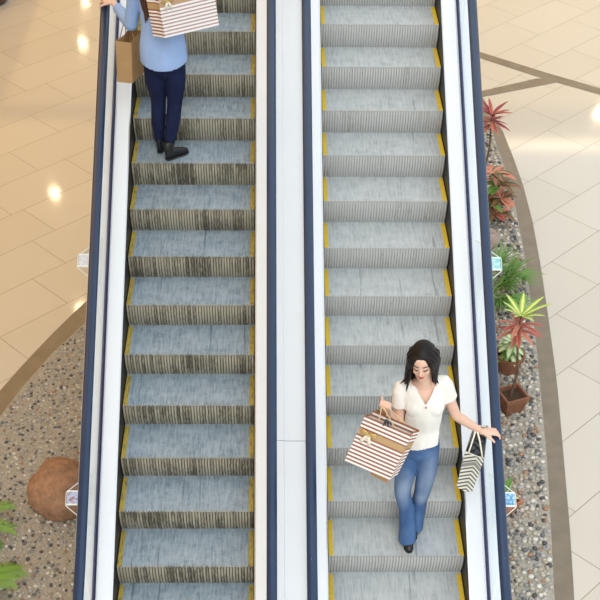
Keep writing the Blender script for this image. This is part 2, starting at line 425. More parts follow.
# ------------------------------------------------------------------ escalators
D=.376; RZ=.188; K0=-8; FZ=2.7
def nose_z(y):              # height of the line through the step noses
    return FZ+.5*y
YB=-4.62                    # where the straight slope starts to level out
def path(h,yt,R,yend,n=14,yb=None):
    """side-view path (y,z) of something running h above the noses, from the top down, levelling at the bottom"""
    yb=YB if yb is None else yb
    th=math.atan(.5); P=[(yt,nose_z(yt)+h),(yb,nose_z(yb)+h)]
    cx=yb-math.sin(th)*R; cz=nose_z(yb)+h+math.cos(th)*R      # the centre of the arc lies above the slope
    for i in range(1,n+1):
        a=th*(1-i/n); P.append((cx+math.sin(a)*R,cz-math.cos(a)*R))
    P.append((yend,P[-1][1])); return P
def sweep(mb,prof,P,m=0,smooth=False,caps=True):
    """profile (x, n) swept along (y,z) path, n is offset along the path normal"""
    vs=[];k=len(prof)
    for i,(y,z) in enumerate(P):
        a=P[max(i-1,0)];b=P[min(i+1,len(P)-1)]
        t=V((0,b[0]-a[0],b[1]-a[1])).normalized(); nrm=V((0,t.z,-t.y))
        if nrm.z<0: nrm=-nrm
        for x,n_ in prof: vs.append(V((x,y,z))+nrm*n_)
    fs=[]
    for i in range(len(P)-1):
        for j in range(k):
            j2=(j+1)%k; fs.append((i*k+j,i*k+j2,(i+1)*k+j2,(i+1)*k+j))
    if caps: fs.append(tuple(range(k))); fs.append(tuple((len(P)-1)*k+j for j in range(k))[::-1])
    mb.add(vs,fs,m,None,smooth)

NR=46
def step_proto(side):
    x0,x1=.004,.996
    mb=MB()
    # tread slab
    mb.box(x0,x1,.0,D+.012,-.03,0,0)
    # ribbed riser
    w=(x1-x0)/NR; prof=[]
    for i in range(NR):
        a=x0+i*w; prof+= [(a,.0),(a+w*.10,-.008),(a+w*.70,-.008),(a+w*.80,.0)]
    prof.append((x1,0))
    rows=8; vs=[]
    for r in range(rows+1):
        t=r/rows; z=-.002-(RZ+.012)*t; yb=-.012*math.sin(PI*min(1,t*1.05))+.022*t*t
        for x,d in prof: vs.append((x,d+yb,z))
    k=len(prof)
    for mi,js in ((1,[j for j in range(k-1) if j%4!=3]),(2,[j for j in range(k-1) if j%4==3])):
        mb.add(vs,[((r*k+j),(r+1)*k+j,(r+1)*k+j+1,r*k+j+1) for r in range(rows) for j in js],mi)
    # sloping ends of the riser
    for x in (x0,x1):
        vv=[(x,.03,-.002-(RZ+.012)*r/rows) for r in range(rows+1)]+[(x,-.012*math.sin(PI*min(1,r/rows*1.05))+.022*(r/rows)**2,-.002-(RZ+.012)*r/rows) for r in range(rows+1)]
        mb.add(vv,[(r,r+1,rows+2+r,rows+1+r) for r in range(rows)],1)
    # front edge teeth on the tread
    for i in range(NR):
        a=x0+i*w; mb.box(a+w*.12,a+w*.62,-.009,.012,-.01,.0015,1)
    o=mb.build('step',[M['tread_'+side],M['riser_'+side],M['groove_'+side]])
    st=[]
    for a,b in ((.006,.040),(.960,.994)):
        s=MB(); s.box(a,b,.004,D-.012,-.004,.003); y=s.build('edge_stripe',M['yellow' if side=='r' else 'yellow_worn']); y.parent=o; st.append(y)
    return o,st
def escalator(side,X,phase,label,gl,gr,outer):
    root=empty('escalator',(X+.5,-5.3,0),label,'escalator')
    proto,st=step_proto(side)
    first=True
    for k in range(K0,17):
        kk=k+phase; y=-D*kk; z=nose_z(y)
        drop={13:.02,14:.07,15:.16,16:.29}.get(k,0); z=z+drop
        if z<.03: continue
        if first: o=proto; first=False; ch=st
        else:
            o=proto.copy(); C.objects.link(o)
            for s in st:
                c=s.copy(); C.objects.link(c); c.parent=o
        o.location=(X,y,z); put(o,root)
    yt=-D*K0+.2
    def part(name,prof,h,mat,yend=-6.3,R=2.2,smooth=False,yb=None):
        b=MB(); sweep(b,prof,path(h,yt,R,yend,yb=yb),0,smooth); return recalc(b.build(name,mat,root))
    for s,gx in ((-1,gl),(1,gr)):
        xe=X if s<0 else X+1.0
        c=lambda a,b:(min(a,b),max(a,b))
        a,b=c(xe+s*.002,xe+s*.012)
        part('skirt_panel',[(a,-.30),(b,-.30),(b,.072),(a,.072)],0,M['skirt'])
        i0=xe+s*.006; i1=gx-s*.014
        deck=part('inner_deck',[(i0,.045),(i0,.072),(i0+s*.006,.076),(i1,.088),(i1,.045)],0,M['white'] if (side,s)!=('l',1) else M['white_warm'])
        part('steel_edge',[(i0-s*.001,.066),(i0-s*.001,.078),(i0+s*.008,.0795),(i0+s*.008,.07)],0,M['steel'])
        part('steel_edge',[(i1-s*.010,.084),(i1-s*.010,.0905),(i1,.0915),(i1,.084)],0,M['steel'])
        part('glass_gasket',[(gx-.013,.05),(gx-.013,.094),(gx+.013,.094),(gx+.013,.05)],0,M['navy'])
        # glass panels between deck and handrail
        ys=[yt]+[q for q in (2.1,-.28,-2.72) if True]+[-4.55]
        for i in range(len(ys)-1):
            b_=MB(); ya,yb=ys[i]-.003,ys[i+1]+.003; hb,ht=.09,.705
            vs=[(gx-.006,yb,nose_z(yb)+hb),(gx+.006,yb,nose_z(yb)+hb),(gx+.006,ya,nose_z(ya)+hb),(gx-.006,ya,nose_z(ya)+hb),
                (gx-.006,yb,nose_z(yb)+ht),(gx+.006,yb,nose_z(yb)+ht),(gx+.006,ya,nose_z(ya)+ht),(gx-.006,ya,nose_z(ya)+ht)]
            b_.hexa(vs); recalc(b_.build('glass_panel',M['glass'],root))
        # lowest panel follows the levelling
        pb=path(.09,YB,2.2,-6.2); pt=path(.705,YB+.10,3.6,-6.2,yb=YB+.09); b_=MB(); vs=[];n=len(pb)
        for (y0,z0),(y1,z1) in zip(pb,pt):
            y1=y0 if y0>-6 else y1
            vs+= [(gx-.006,y0,z0),(gx+.006,y0,z0),(gx+.006,y1,z1),(gx-.006,y1,z1)]
        fs=[(i*4+j,i*4+(j+1)%4,(i+1)*4+(j+1)%4,(i+1)*4+j) for i in range(n-1) for j in range(4)]+[(0,1,2,3),tuple((n-1)*4+j for j in (3,2,1,0))]
        b_.add(vs[4:],[tuple(q-4 for q in f) for f in fs if min(f)>=4]+[(0,3,2,1)]); recalc(b_.build('glass_panel',M['glass'],root))
        # handrail: rounded C section, with the turn-down at the foot
        w_=.0345; pr=[(gx-w_,-.012),(gx-w_-.001,.002),(gx-w_+.006,.016),(gx-w_*.45,.0225),(gx,.024),(gx+w_*.45,.0225),(gx+w_-.006,.016),(gx+w_+.001,.002),(gx+w_,-.012),(gx+w_*.6,-.016),(gx+.010,-.016),(gx-.010,-.016),(gx-w_*.6,-.016)]
        P=path(.720,yt,3.6,-6.2,yb=YB+.09); y,z=P[-1]
        for i in range(1,15):
            a=PI*i/14; P.append((y-math.sin(a)*.27,z-.27+.27*math.cos(a)))
        b_=MB(); sweep(b_,pr,P[:-13],0,True)
        b2=MB(); vs=[];k=len(pr); PP=P[-15:]
        for i,(yy,zz) in enumerate(PP):
            a=PI*i/14; nrm=V((0,-math.sin(a),math.cos(a)))
            for x,n_ in pr: vs.append(V((x,yy,zz))+nrm*n_)
        b_.add(vs,[(i*k+j,i*k+(j+1)%k,(i+1)*k+(j+1)%k,(i+1)*k+j) for i in range(len(PP)-1) for j in range(k)],0,None,True)
        recalc(b_.build('handrail',M['rail'],root))
        part('rail_guide',[(gx-.012,-.03),(gx+.012,-.03),(gx+.012,-.0155),(gx-.012,-.0155)],.720,M['steel'],R=3.6,yend=-6.15,yb=YB+.09)
    # outer deck and side cladding on the open side
    s=outer; gx=gl if s<0 else gr
    a=gx+s*.014; b=gx+s*.15
    part('outer_deck',[(a,.03),(a,.080),(b,.070),(b,.03)],0,M['white'])
    # truss cladding
    b_=MB(); xs=(b-.012,b) if s>0 else (b,b+.012)
    P=path(0.05,yt,2.2,-6.3); vs=[]
    for y,z in P:
        zb=max(.0,min(z-.05,z-1.0)); vs+= [(xs[0],y,zb),(xs[1],y,zb),(xs[1],y,z),(xs[0],y,z)]
    fs=[(i*4+j,i*4+(j+1)%4,(i+1)*4+(j+1)%4,(i+1)*4+j) for i in range(len(P)-1) for j in range(4)]+[(0,1,2,3),tuple((len(P)-1)*4+j for j in (3,2,1,0))]
    b_.add(vs,fs); recalc(b_.build('side_cladding',M['white'],root))
    b_=MB(); vs=[]
    xa,xb=(gl-.1,gr+.1)
    for y,z in P:
        zb=z-1.0
        if zb<.02: zb=.0
        vs+= [(xa,y,zb),(xb,y,zb),(xb,y,zb+.03),(xa,y,zb+.03)]
    b_.add(vs,fs); recalc(b_.build('soffit_panel',M['white_warm'],root))
    # comb plate at the foot
    b_=MB(); b_.box(X+.004,X+.996,-6.6,-D*(15+phase)-.02,.0,.02); 
    for i in range(40): b_.box(X+.01+i*.0246,X+.02+i*.0246,-D*(15+phase)-.02,-D*(15+phase)+.03,.005,.024)
    b_.build('comb_plate',M['steel'],root)
    return root
GLL,GLR,GRL,GRR=-1.680,-.407,-.139,1.143
escalator('l',-1.541,.191,'left escalator with brown grimy ribbed risers and worn yellow edges, going up',GLL,GLR,-1)
escalator('r',0.0,0.0,'right escalator with clean pale grey risers and bright yellow edge stripes',GRL,GRR,1)
# the white divider that covers the gap between the two escalators
div=empty('divider_deck',(-.276,-5.3,0),'white enamelled divider deck filling the gap between the two escalators','divider')
ytop=-D*K0+.2
segs=[ytop,.55,-3.36,YB]
for i in range(3):
    b=MB(); P=[(segs[i]-.002,nose_z(segs[i]-.002)),(segs[i+1]+.002,nose_z(segs[i+1]+.002))]
    sweep(b,[(GLR+.014,.03),(GLR+.014,.082),(GLR+.085,.082),(GLR+.092,.074),(GRL-.014,.074),(GRL-.014,.03)],P); recalc(b.build('deck_panel',M['white'],div))
b=MB(); sweep(b,[(GLR+.014,.03),(GLR+.014,.082),(GLR+.085,.082),(GLR+.092,.074),(GRL-.014,.074),(GRL-.014,.03)],path(0,YB,2.2,-6.3)[1:]); recalc(b.build('deck_panel',M['white'],div))

# clear plates that stick out beside the handrails
def sticker(name,a,b,c):
    t=NT(name); f=t.noise(t.pos(),38,2); t.set(t.ramp(f,[(.40,a),(.52,b),(.62,c)]),.2,0,.6); return t.mat
def guard(gx,s,yc,label,smat,top):
    root=empty('guard_plate',(gx,yc,nose_z(yc)+.4),label,'guard plate','clear guard plates on the outer sides of the glass')
    h=.30
    def P(x,dy,n): 
        y=yc+dy; return (gx+s*x,y,nose_z(y)+h+n)
    L=[P(.008,-.185,0),P(.180,-.055,0),P(.192,-.043,0),P(.192,.043,0),P(.180,.055,0),P(.008,.185,0)]
    n=len(L); b=MB(); vs=L+[(x,y,z+.008) for x,y,z in L]
    b.add(vs,[tuple(range(n))[::-1],tuple(range(n,2*n))]+[(i,(i+1)%n,n+(i+1)%n,n+i) for i in range(n)])
    pl=recalc(b.build('plate',M['glass'],root))
    b=MB()
    for i in range(n-1): b.tube([V(L[i])+V((0,0,.004)),V(L[i+1])+V((0,0,.004))],[.0035,.0035],n=6)
    b.build('plate_rim',M['acrylic_edge'],root)
    b=MB(); q=[P(.085,-.040,.010),P(.183,-.040,.010),P(.183,.040,.010),P(.085,.040,.010)]
    b.hexa([V(p)-V((0,0,.0015)) for p in q]+[V(p)+V((0,0,.005)) for p in q]); st=recalc(b.build('sticker',smat,root))
    for d in (-.048,.040):
        b=MB(); q=[P(.085,d,.010),P(.185,d,.010),P(.185,d+.008,.010),P(.085,d+.008,.010)]; b.hexa([V(p) for p in q]+[V(p)+V((0,0,.007)) for p in q])
        recalc(b.build('sticker_border',M['acrylic_edge'],st))
tl=sticker('teal_sticker',(.25,.55,.60),(.35,.68,.72),(.50,.75,.75)); bl=sticker('blue_sticker',(.10,.30,.55),(.28,.50,.72),(.55,.75,.85)); gy=sticker('pale_grey_sticker',(.62,.62,.66),(.68,.68,.72),(.74,.73,.76)); br=sticker('blue_brown_sticker',(.40,.48,.72),(.50,.55,.74),(.36,.22,.20))
guard(GRR,1,-2.277,'clear plate with teal panel outside right handrail, beside the palm',tl,1)
guard(GRR,1,-3.96,'clear plate with blue mottled panel outside right handrail, over low terracotta pot',bl,1)
guard(GLL,-1,-2.258,'clear plate with pale grey panel outside left handrail, over cream tiles',gy,1)
guard(GLL,-1,-3.945,'clear plate with blue and brown panel outside left handrail, over brown boulder',br,1)

# ------------------------------------------------------------------ boulder and planting
def rock(name,c,r,label,col,seed,group=None):
    b=MB(); b.ellipsoid((0,0,0),r,n=48,k=30)
    vs=[]
    for p in b.v:
        p=V(p); d=mnoise.fractal(p*3.2+V((seed,0,0)),1.0,2.0,4)*.11*max(r)
        q=p+p.normalized()*d
        if q.z<-r[2]*.55: q.z=-r[2]*.55
        vs.append(tuple(q))
    b.v=vs
    t=NT(name+'_stone'); f=t.noise(t.pos(),14,6,.7); g_=t.noise(t.pos(),60,4,.6)
    cc=t.ramp(f,[(.3,tuple(q*.6 for q in col)),(.55,col),(.75,tuple(min(1,q*1.3) for q in col))]); t.set(cc,.8,0,.3); t.bump(t.math('ADD',f,t.math('MULTIPLY',g_,.4)),.7,.03)
    o=b.build(name,t.mat,None,(c[0],c[1],r[2]*.55+.005+c[2])); tag(o,label,'rock',group)
rock('boulder',(-2.19,-2.93,0),(.275,.28,.235),'large rounded reddish brown boulder on the pebbles under the left handrail',(.40,.22,.125),2.0)
rock('boulder',(1.93,1.05,0),(.13,.15,.11),'small pinkish grey boulder on pebbles between red croton and green palm',(.40,.31,.26),7.0)

def leaf(b,base,direction,up,length,width,droop,m=0,fold=.25,n=6,tipw=.0):
    """a bent, folded blade"""
    d=V(direction).normalized(); u=V(up); s=d.cross(u).normalized(); u=s.cross(d).normalized()
    vs=[];us=[]
    p=V(base); dd=d.copy()
    for i in range(n+1):
        t=i/n; w=width*(math.sin(PI*min(1,.12+.88*t))**.8 if t<1 else 0)+tipw*(t<1)
        up2=s.cross(dd).normalized()
        vs+= [p-s*w+up2*w*fold,p,p+s*w+up2*w*fold]
        dd=(dd-V((0,0,droop/n))).normalized(); p=p+dd*(length/n)
    fs=[];uv=[]
    for i in range(n):
        a=i*3
        fs+= [(a,a+1,a+4,a+3),(a+1,a+2,a+5,a+4)]
        uv+= [[(0,i/n),(.5,i/n),(.5,(i+1)/n),(0,(i+1)/n)],[(.5,i/n),(1,i/n),(1,(i+1)/n),(.5,(i+1)/n)]]
    b.add(vs,fs,m,uv,True)
def leafmat(name,mid,edge,w=.22,spec=.4):
    t=NT(name); uv=t.n('ShaderNodeUVMap'); u,v,_=t.sep(uv.outputs[0])
    k=t.math('ABSOLUTE',t.math('SUBTRACT',u,.5)); nz=t.noise(t.pos(),70,2)
    k=t.math('ADD',k,t.math('MULTIPLY',t.math('SUBTRACT',nz,.5),.25))
    t.set(t.ramp(k,[(w*.6,mid),(w*1.4,edge)]),.45,0,spec); return t.mat
M['leaf_yellow']=leafmat('yellow_green_leaf',(.72,.70,.22),(.20,.36,.06))
M['leaf_red']=leafmat('red_leaf',(.45,.05,.06),(.42,.17,.10))
M['leaf_crimson']=leafmat('crimson_leaf',(.40,.04,.05),(.20,.05,.05))
M['leaf_coral']=leafmat('coral_leaf',(.62,.20,.15),(.55,.24,.14))
M['leaf_olive']=leafmat('dark_olive_leaf',(.36,.10,.08),(.07,.12,.03))
M['leaf_pale']=leafmat('cream_variegated_leaf',(.62,.68,.42),(.22,.36,.12),.28)
M['leaf_palm']=leafmat('palm_leaf',(.16,.30,.06),(.11,.25,.05))
M['leaf_fern']=leafmat('bright_frond',(.24,.42,.06),(.16,.34,.04))

def whorl(b,c,nl,length,width,elev,droop,mats,seed,jit=.25,span=None):
    r=random.Random(seed)
    for i in range(nl):
        a=2*PI*i/nl+r.uniform(-jit,jit); e=elev+r.uniform(-.15,.15)
        d=V((math.cos(a)*math.cos(e),math.sin(a)*math.cos(e),math.sin(e)))
        leaf(b,V(c),d,(0,0,1),length*r.uniform(.8,1.12),width*r.uniform(.85,1.15),droop,r.choice(mats))
def square_pot(root,c,wt,wb,h,rot,mat):
    b=MB(); ca,sa=math.cos(rot),math.sin(rot)
    def ring(w,z): return [(c[0]+ca*x*w-sa*y*w,c[1]+sa*x*w+ca*y*w,z) for x,y in ((-.5,-.5),(.5,-.5),(.5,.5),(-.5,.5))]
    seq=[ring(wb,.012),ring(wt*.98,h*.82),ring(wt*1.06,h*.82),ring(wt*1.06,h),ring(wt*.88,h),ring(wt*.84,h*.72)]
    vs=sum(seq,[]); fs=[(3,2,1,0)]
    for i in range(5):
        for j in range(4): fs.append((i*4+j,i*4+(j+1)%4,i*4+4+(j+1)%4,i*4+4+j))
    fs.append((20,21,22,23)); b.add(vs,fs); p=recalc(b.build('pot',mat,root))
    b=MB(); vs=ring(wt*.85,h*.80)+ring(wt*.85,h*.70); b.add(vs,[(0,1,2,3),(7,6,5,4)]+[(i,i+4,(i+1)%4+4,(i+1)%4) for i in range(4)]); recalc(b.build('soil',M['soil'],root))
def round_pot(root,c,rt,rb,h,mat):
    b=MB(); n=28; seq=[(rb,.012),(rt*.96,h*.8),(rt*1.05,h*.82),(rt*1.05,h),(rt*.9,h),(rt*.86,h*.8)]
    vs=[(c[0]+r*math.cos(2*PI*j/n),c[1]+r*math.sin(2*PI*j/n),z) for r,z in seq for j in range(n)]
    fs=[tuple(range(n))[::-1]]+[(i*n+j,i*n+(j+1)%n,(i+1)*n+(j+1)%n,(i+1)*n+j) for i in range(5) for j in range(n)]
    b.add(vs,fs,0,None,False); recalc(b.build('pot',mat,root))
    b=MB(); b.add([(c[0]+rt*.87*math.cos(2*PI*j/n),c[1]+rt*.87*math.sin(2*PI*j/n),z) for z in (h*.78,h*.84) for j in range(n)],[tuple(range(n))[::-1],tuple(range(n,2*n))]+[(j,(j+1)%n,n+(j+1)%n,n+j) for j in range(n)]); b.build('soil',M['soil'],root)

# tall croton in a square pot
c=(1.775,-1.745); r0=empty('potted_croton',(c[0],c[1],0),'tall thin stemmed plant with yellow green and red leaves in square brown pot','potted plant')
square_pot(r0,c,.22,.15,.205,.35,M['terracotta'])
b=MB(); b.tube([(1.755,-1.74,.15),(1.775,-1.75,.45),(1.745,-1.745,.62),(1.715,-1.75,.85),(1.705,-1.75,1.02)],[.013,.012,.010,.009,.008],sub=3,n=8); b.build('stem',M['bark'],r0)
b=MB()
whorl(b,(1.705,-1.75,1.02),9,.27,.026,.75,.5,[0],11)
whorl(b,(1.705,-1.75,.95),7,.23,.024,.15,.5,[1,2],12)
whorl(b,(1.708,-1.75,.89),7,.21,.024,-.1,.5,[1,2,2],13)
leaf(b,(1.70,-1.76,.84),(-.3,-.4,-.5),(0,0,1),.12,.025,.2,2)
b.build('foliage',[M['leaf_yellow'],M['leaf_red'],M['leaf_coral']],r0)
# pale variegated plant in a round pot behind it
c=(1.84,-1.15); r0=empty('potted_plant',(c[0],c[1],0),'bushy plant with cream variegated leaves in round dark brown pot','potted plant')
round_pot(r0,c,.135,.10,.19,M['terracotta'])
b=MB(); b.tube([(1.84,-1.15,.13),(1.835,-1.16,.30)],[.012,.008],n=8); b.build('stem',M['bark'],r0)
b=MB(); whorl(b,(1.83,-1.17,.33),7,.13,.030,.7,.4,[0],21); whorl(b,(1.83,-1.16,.29),9,.17,.034,.2,.7,[0],22); whorl(b,(1.83,-1.16,.24),9,.17,.034,-.1,.8,[0,1],23)
b.build('foliage',[M['leaf_pale'],leafmat('green_leaf',(.25,.38,.12),(.14,.26,.06))],r0)
# low terracotta pot near the foot
c=(1.50,-3.06); r0=empty('potted_plant',(c[0],c[1],0),'low green plant in terracotta pot half hidden by the right handrail','potted plant')
square_pot(r0,c,.24,.17,.16,.6,M['terracotta2'])
b=MB(); b.tube([(c[0],c[1],.10),(c[0],c[1],.20)],[.01,.008],n=8); b.build('stem',M['bark'],r0)
b=MB(); whorl(b,(c[0],c[1],.18),9,.15,.028,.5,.6,[0,1],31); leaf(b,(c[0],c[1]+.02,.2),(.45,.6,.6),(0,0,1),.16,.03,.3,1); b.build('foliage',[M['leaf_pale'],M['leaf_palm']],r0)
# fan palm
c=(1.80,-.05); r0=empty('palm_shrub',(c[0],c[1],.006),'spiky green fan palm on pebbles behind the potted plants','palm')
rr=random.Random(5); b=MB(); st=MB()
for i in range(26):
    a=2*PI*i/26+rr.uniform(-.2,.2); e=rr.uniform(.25,1.25); L=rr.uniform(.18,.38)
    d=V((math.cos(a)*math.cos(e),math.sin(a)*math.cos(e),math.sin(e)))
    p0=V((c[0],c[1],.03)); p1=p0+d*L+V((0,0,.02)); st.tube([p0,p0.lerp(p1,.5)+V((0,0,.01)),p1],[.006,.005,.004],n=6)
    side=d.cross(V((0,0,1))).normalized()
    for j in range(11):
        q=(j-5)/5*1.15; dj=(d*math.cos(q)+side*math.sin(q)+V((0,0,-.05))).normalized()
        leaf(b,p1,dj,(0,0,1),rr.uniform(.21,.31)*(1-.25*abs(q)),.011,.55,0,.35,5)
b.build('foliage',M['leaf_palm'],r0); st.build('stem',M['leaf_fern'],r0)
# red crotons at the far end
c=(2.11,2.67); r0=empty('croton_shrub',(c[0],c[1],.006),'tall red croton with long bare stem where the pebble bed ends','croton')
b=MB(); b.tube([(c[0],c[1],.0),(c[0]+.02,c[1],.3),(c[0]-.01,c[1],.62)],[.012,.011,.009],sub=3,n=8); b.build('stem',M['bark'],r0)
b=MB(); whorl(b,(c[0]-.01,c[1],.66),13,.25,.024,.65,.4,[1,1,0],41,.3); whorl(b,(c[0]-.01,c[1],.60),13,.25,.022,.1,.4,[1,1,0,2],42,.3); whorl(b,(c[0]-.01,c[1],.55),6,.20,.022,-.2,.5,[1,1,2],43,.3)
b.build('foliage',[M['leaf_red'],M['leaf_crimson'],M['leaf_coral']],r0)
c=(2.03,1.55); r0=empty('croton_shrub',(c[0],c[1],.006),'broad leaved croton with coral red and dark green leaves below the tall red one','croton')
b=MB()
for k_ in range(3): b.tube([(c[0]+.03*(k_-1),c[1],.0),(c[0]+.06*(k_-1),c[1]-.02,.30)],[.010,.008],n=8)
b.build('stem',M['bark'],r0)
b=MB()
for k_,(dx,dz) in enumerate(((-.04,.56),(.03,.44),(.07,.30),(-.05,.26),(.02,.14))):
    whorl(b,(c[0]+dx,c[1]-.03*k_,dz),10,.24,.042,.35,.7,[0,1,2,2,1,2,3],50+k_,.35)
b.build('foliage',[M['leaf_red'],M['leaf_coral'],M['leaf_olive'],M['leaf_palm']],r0)
# arching palms at the lower left
def frond_palm(c,label,seed,n,scale):
    r0=empty('palm_shrub',(c[0],c[1],.006),label,'palm'); rr=random.Random(seed); b=MB(); st=MB()
    for i in range(n):
        a=2*PI*i/n+rr.uniform(-.2,.2); e=rr.uniform(.55,1.1); d=V((math.cos(a)*math.cos(e),math.sin(a)*math.cos(e),math.sin(e)))
        p=V((c[0],c[1],.03)); pts=[p.copy()]; dd=d.copy()
        for k in range(10):
            dd=(dd-V((0,0,.14))).normalized(); p=p+dd*.062*scale; pts.append(p.copy())
        st.tube(pts,[.006*(1-k/14) for k in range(11)],n=6)
        for k in range(2,11):
            t=(pts[k]-pts[k-1]).normalized(); s=t.cross(V((0,0,1))).normalized()
            for sg in (-1,1):
                for off in (0,.33,.66):
                    q=pts[k-1].lerp(pts[k],off)
                    leaf(b,q,(t*.75+s*sg*.8+V((0,0,.1))),(0,0,1),.20*scale*(1-.045*k),.0050,.5,0,.3,4)
    b.build('foliage',M['leaf_fern'],r0); st.build('stem',M['leaf_palm'],r0)
frond_palm((-2.95,-3.30),'feathery green palm on left edge, the upper of two',3,11,.78)
frond_palm((-2.80,-4.02),'feathery bright green palm in lower left corner, the lower of two',8,13,.88)

# dark object at the far left edge
b=MB(); n=32; seq=[(.26,.004),(.30,.05),(.31,.34),(.29,.40),(.22,.425)]
vs=[(-4.66+r*math.cos(2*PI*j/n),7.62+r*math.sin(2*PI*j/n),z) for r,z in seq for j in range(n)]
b.add(vs,[tuple(range(n))[::-1]]+[(i*n+j,i*n+(j+1)%n,(i+1)*n+(j+1)%n,(i+1)*n+j) for i in range(4) for j in range(n)]+[tuple(4*n+j for j in range(n))],0,None,True)
tag(b.build('round_stool',plain('dark_brown_leather',(.09,.035,.02),.4)),'dark brown round seat on the tiles in the upper left corner','stool')

# ------------------------------------------------------------------ people
def hand(mb,W,d,nrm,sgn,curl=(.3,.3,.25),spread=.06,size=1.0,thumb=(.75,.65,.15)):
    """palm + four fingers + thumb. d: towards the fingers, nrm: the way the palm faces, sgn: thumb side along d x nrm"""
    W=V(W); d=V(d).normalized(); nrm=V(nrm); nrm=(nrm-d*nrm.dot(d)).normalized(); s=d.cross(nrm).normalized()*sgn
    L=.085*size
    mb.tube([W-d*.01,W+d*.025*size,W+d*.06*size,W+d*L],[(.024*size,.018*size),(.032*size,.017*size),(.039*size,.015*size),(.038*size,.012*size)],side=s,n=14,sub=2)
    lens=(.068,.076,.070,.055); offs=(.029,.010,-.0095,-.028)
    for i in range(4):
        o=offs[i]*size; p=W+d*(L-.006)+s*o; dd=(d+s*spread*offs[i]/.03*1.0).normalized(); nn=nrm; pts=[p-dd*.02,p]
        fr=(.44,.31,.25)
        for j in range(3):
            a=curl[j]*(1+.06*i)
            d2=dd*math.cos(a)+nn*math.sin(a); nn=-dd*math.sin(a)+nn*math.cos(a); dd=d2
            p=p+dd*lens[i]*fr[j]*size; pts.append(p.copy())
        mb.tube(pts,[.0088*size,.0088*size,.0082*size,.0076*size,.0062*size],n=10)
    p=W+d*.018*size+s*.026*size
    t1=(d*thumb[0]+s*thumb[1]+nrm*thumb[2]).normalized(); pts=[p-t1*.012,p]
    p=p+t1*.036*size; pts.append(p.copy()); t2=(t1+nrm*.25+d*.2-s*.15).normalized(); p=p+t2*.028*size; pts.append(p.copy()); t3=(t2+nrm*.25).normalized(); p=p+t3*.022*size; pts.append(p.copy())
    mb.tube(pts,[.011*size,.0125*size,.0105*size,.0095*size,.0075*size],n=10)
def head(mb,c,rot,sc=1.0):
    rows=[(-.113,.014,-.074,-.040),(-.104,.030,-.084,-.015),(-.088,.043,-.087,.02),(-.065,.053,-.087,.05),(-.04,.060,-.088,.07),(-.01,.066,-.088,.084),(.02,.0705,-.089,.093),(.05,.0715,-.088,.096),(.078,.064,-.078,.088),(.10,.046,-.055,.066),(.112,.022,-.025,.035)]
    n=28; vs=[]; c=V(c)
    for z,w,f,b in rows:
        cy=(f+b)/2; ry=(b-f)/2
        for k in range(n):
            a=2*PI*k/n; x=w*math.cos(a)*sc; sy=math.sin(a); e=.85
            y=cy+ry*(abs(sy)**e)*(1 if sy>0 else -1); vs.append(c+rot@(V((x,y*sc if False else y,z))*1.0))
    fs=[tuple(range(n))[::-1]]+[(i*n+k,i*n+(k+1)%n,(i+1)*n+(k+1)%n,(i+1)*n+k) for i in range(len(rows)-1) for k in range(n)]+[tuple((len(rows)-1)*n+k for k in range(n))]
    mb.add(vs,fs,0,None,True)
    T=lambda x,y,z:c+rot@V((x,y,z))
    mb.tube([T(0,-.080,.028),T(0,-.094,.002),T(0,-.104,-.022),T(0,-.098,-.030)],[(.007,.008),(.0085,.009),(.0125,.010),(.013,.006)],side=rot@V((1,0,0)),n=10,sub=2)
    for s in (-1,1):
        mb.ellipsoid(T(s*.0105,-.095,-.028),(.007,.008,.006),n=8,k=6)
        mb.ellipsoid(T(s*.028,-.074,.014),(.0145,.012,.010),n=10,k=8)       # closed lids
        mb.ellipsoid(T(s*.072,.012,-.002),(.008,.017,.028),rot,n=10,k=8)     # ears
        mb.ellipsoid(T(s*.034,-.066,-.028),(.020,.016,.020),n=10,k=8)       # cheeks
    mb.ellipsoid(T(0,-.080,-.095),(.018,.012,.014),n=10,k=8)
    mb.ellipsoid(T(0,-.084,-.055),(.022,.009,.013),rot,n=12,k=8)
def face_parts(c,rot,root):
    c=V(c); T=lambda x,y,z:c+rot@V((x,y,z))
    b=MB()
    b.tube([T(-.024,-.085,-.056),T(-.012,-.0945,-.0535),T(0,-.0965,-.0552),T(.012,-.0945,-.0535),T(.024,-.085,-.056)],[.0015,.0038,.0036,.0038,.0015],n=8,sub=2)
    b.tube([T(-.022,-.085,-.057),T(0,-.0965,-.0625),T(.022,-.085,-.057)],[.0015,.0052,.0015],n=8,sub=3)
    b.build('lips',M['lip'],root)
    for s in (-1,1):
        b=MB(); b.tube([T(s*.014,-.090,.036),T(s*.030,-.088,.042),T(s*.048,-.074,.036)],[.0022,.0026,.0012],n=6,sub=3); b.build('eyebrow',M['brow'],root)
        b=MB(); b.tube([T(s*.014,-.086,.008),T(s*.028,-.0885,.003),T(s*.043,-.078,.009)],[.0020,.0034,.0024],n=6,sub=3); b.build('eyelashes',M['brow'],root)

# --- woman in the white blouse, coming down the right escalator
Z1=.632
w=empty('person',(.62,-3.93,Z1),'woman in white blouse and blue jeans holding right handrail and shopping bags','person')
hr=Matrix.Rotation(math.radians(-5),3,'Y')@Matrix.Rotation(math.radians(-13),3,'Z')@Matrix.Rotation(math.radians(14),3,'X')
hc=V((.545,-3.955,Z1+1.622))
body=MB()
head(body,hc,hr)
body.tube([(.575,-3.93,Z1+1.38),(.572,-3.93,Z1+1.47),(.556,-3.94,Z1+1.56)],[(.062,.056),(.049,.050),(.050,.054)],side=(1,0,0),n=18,sub=3)
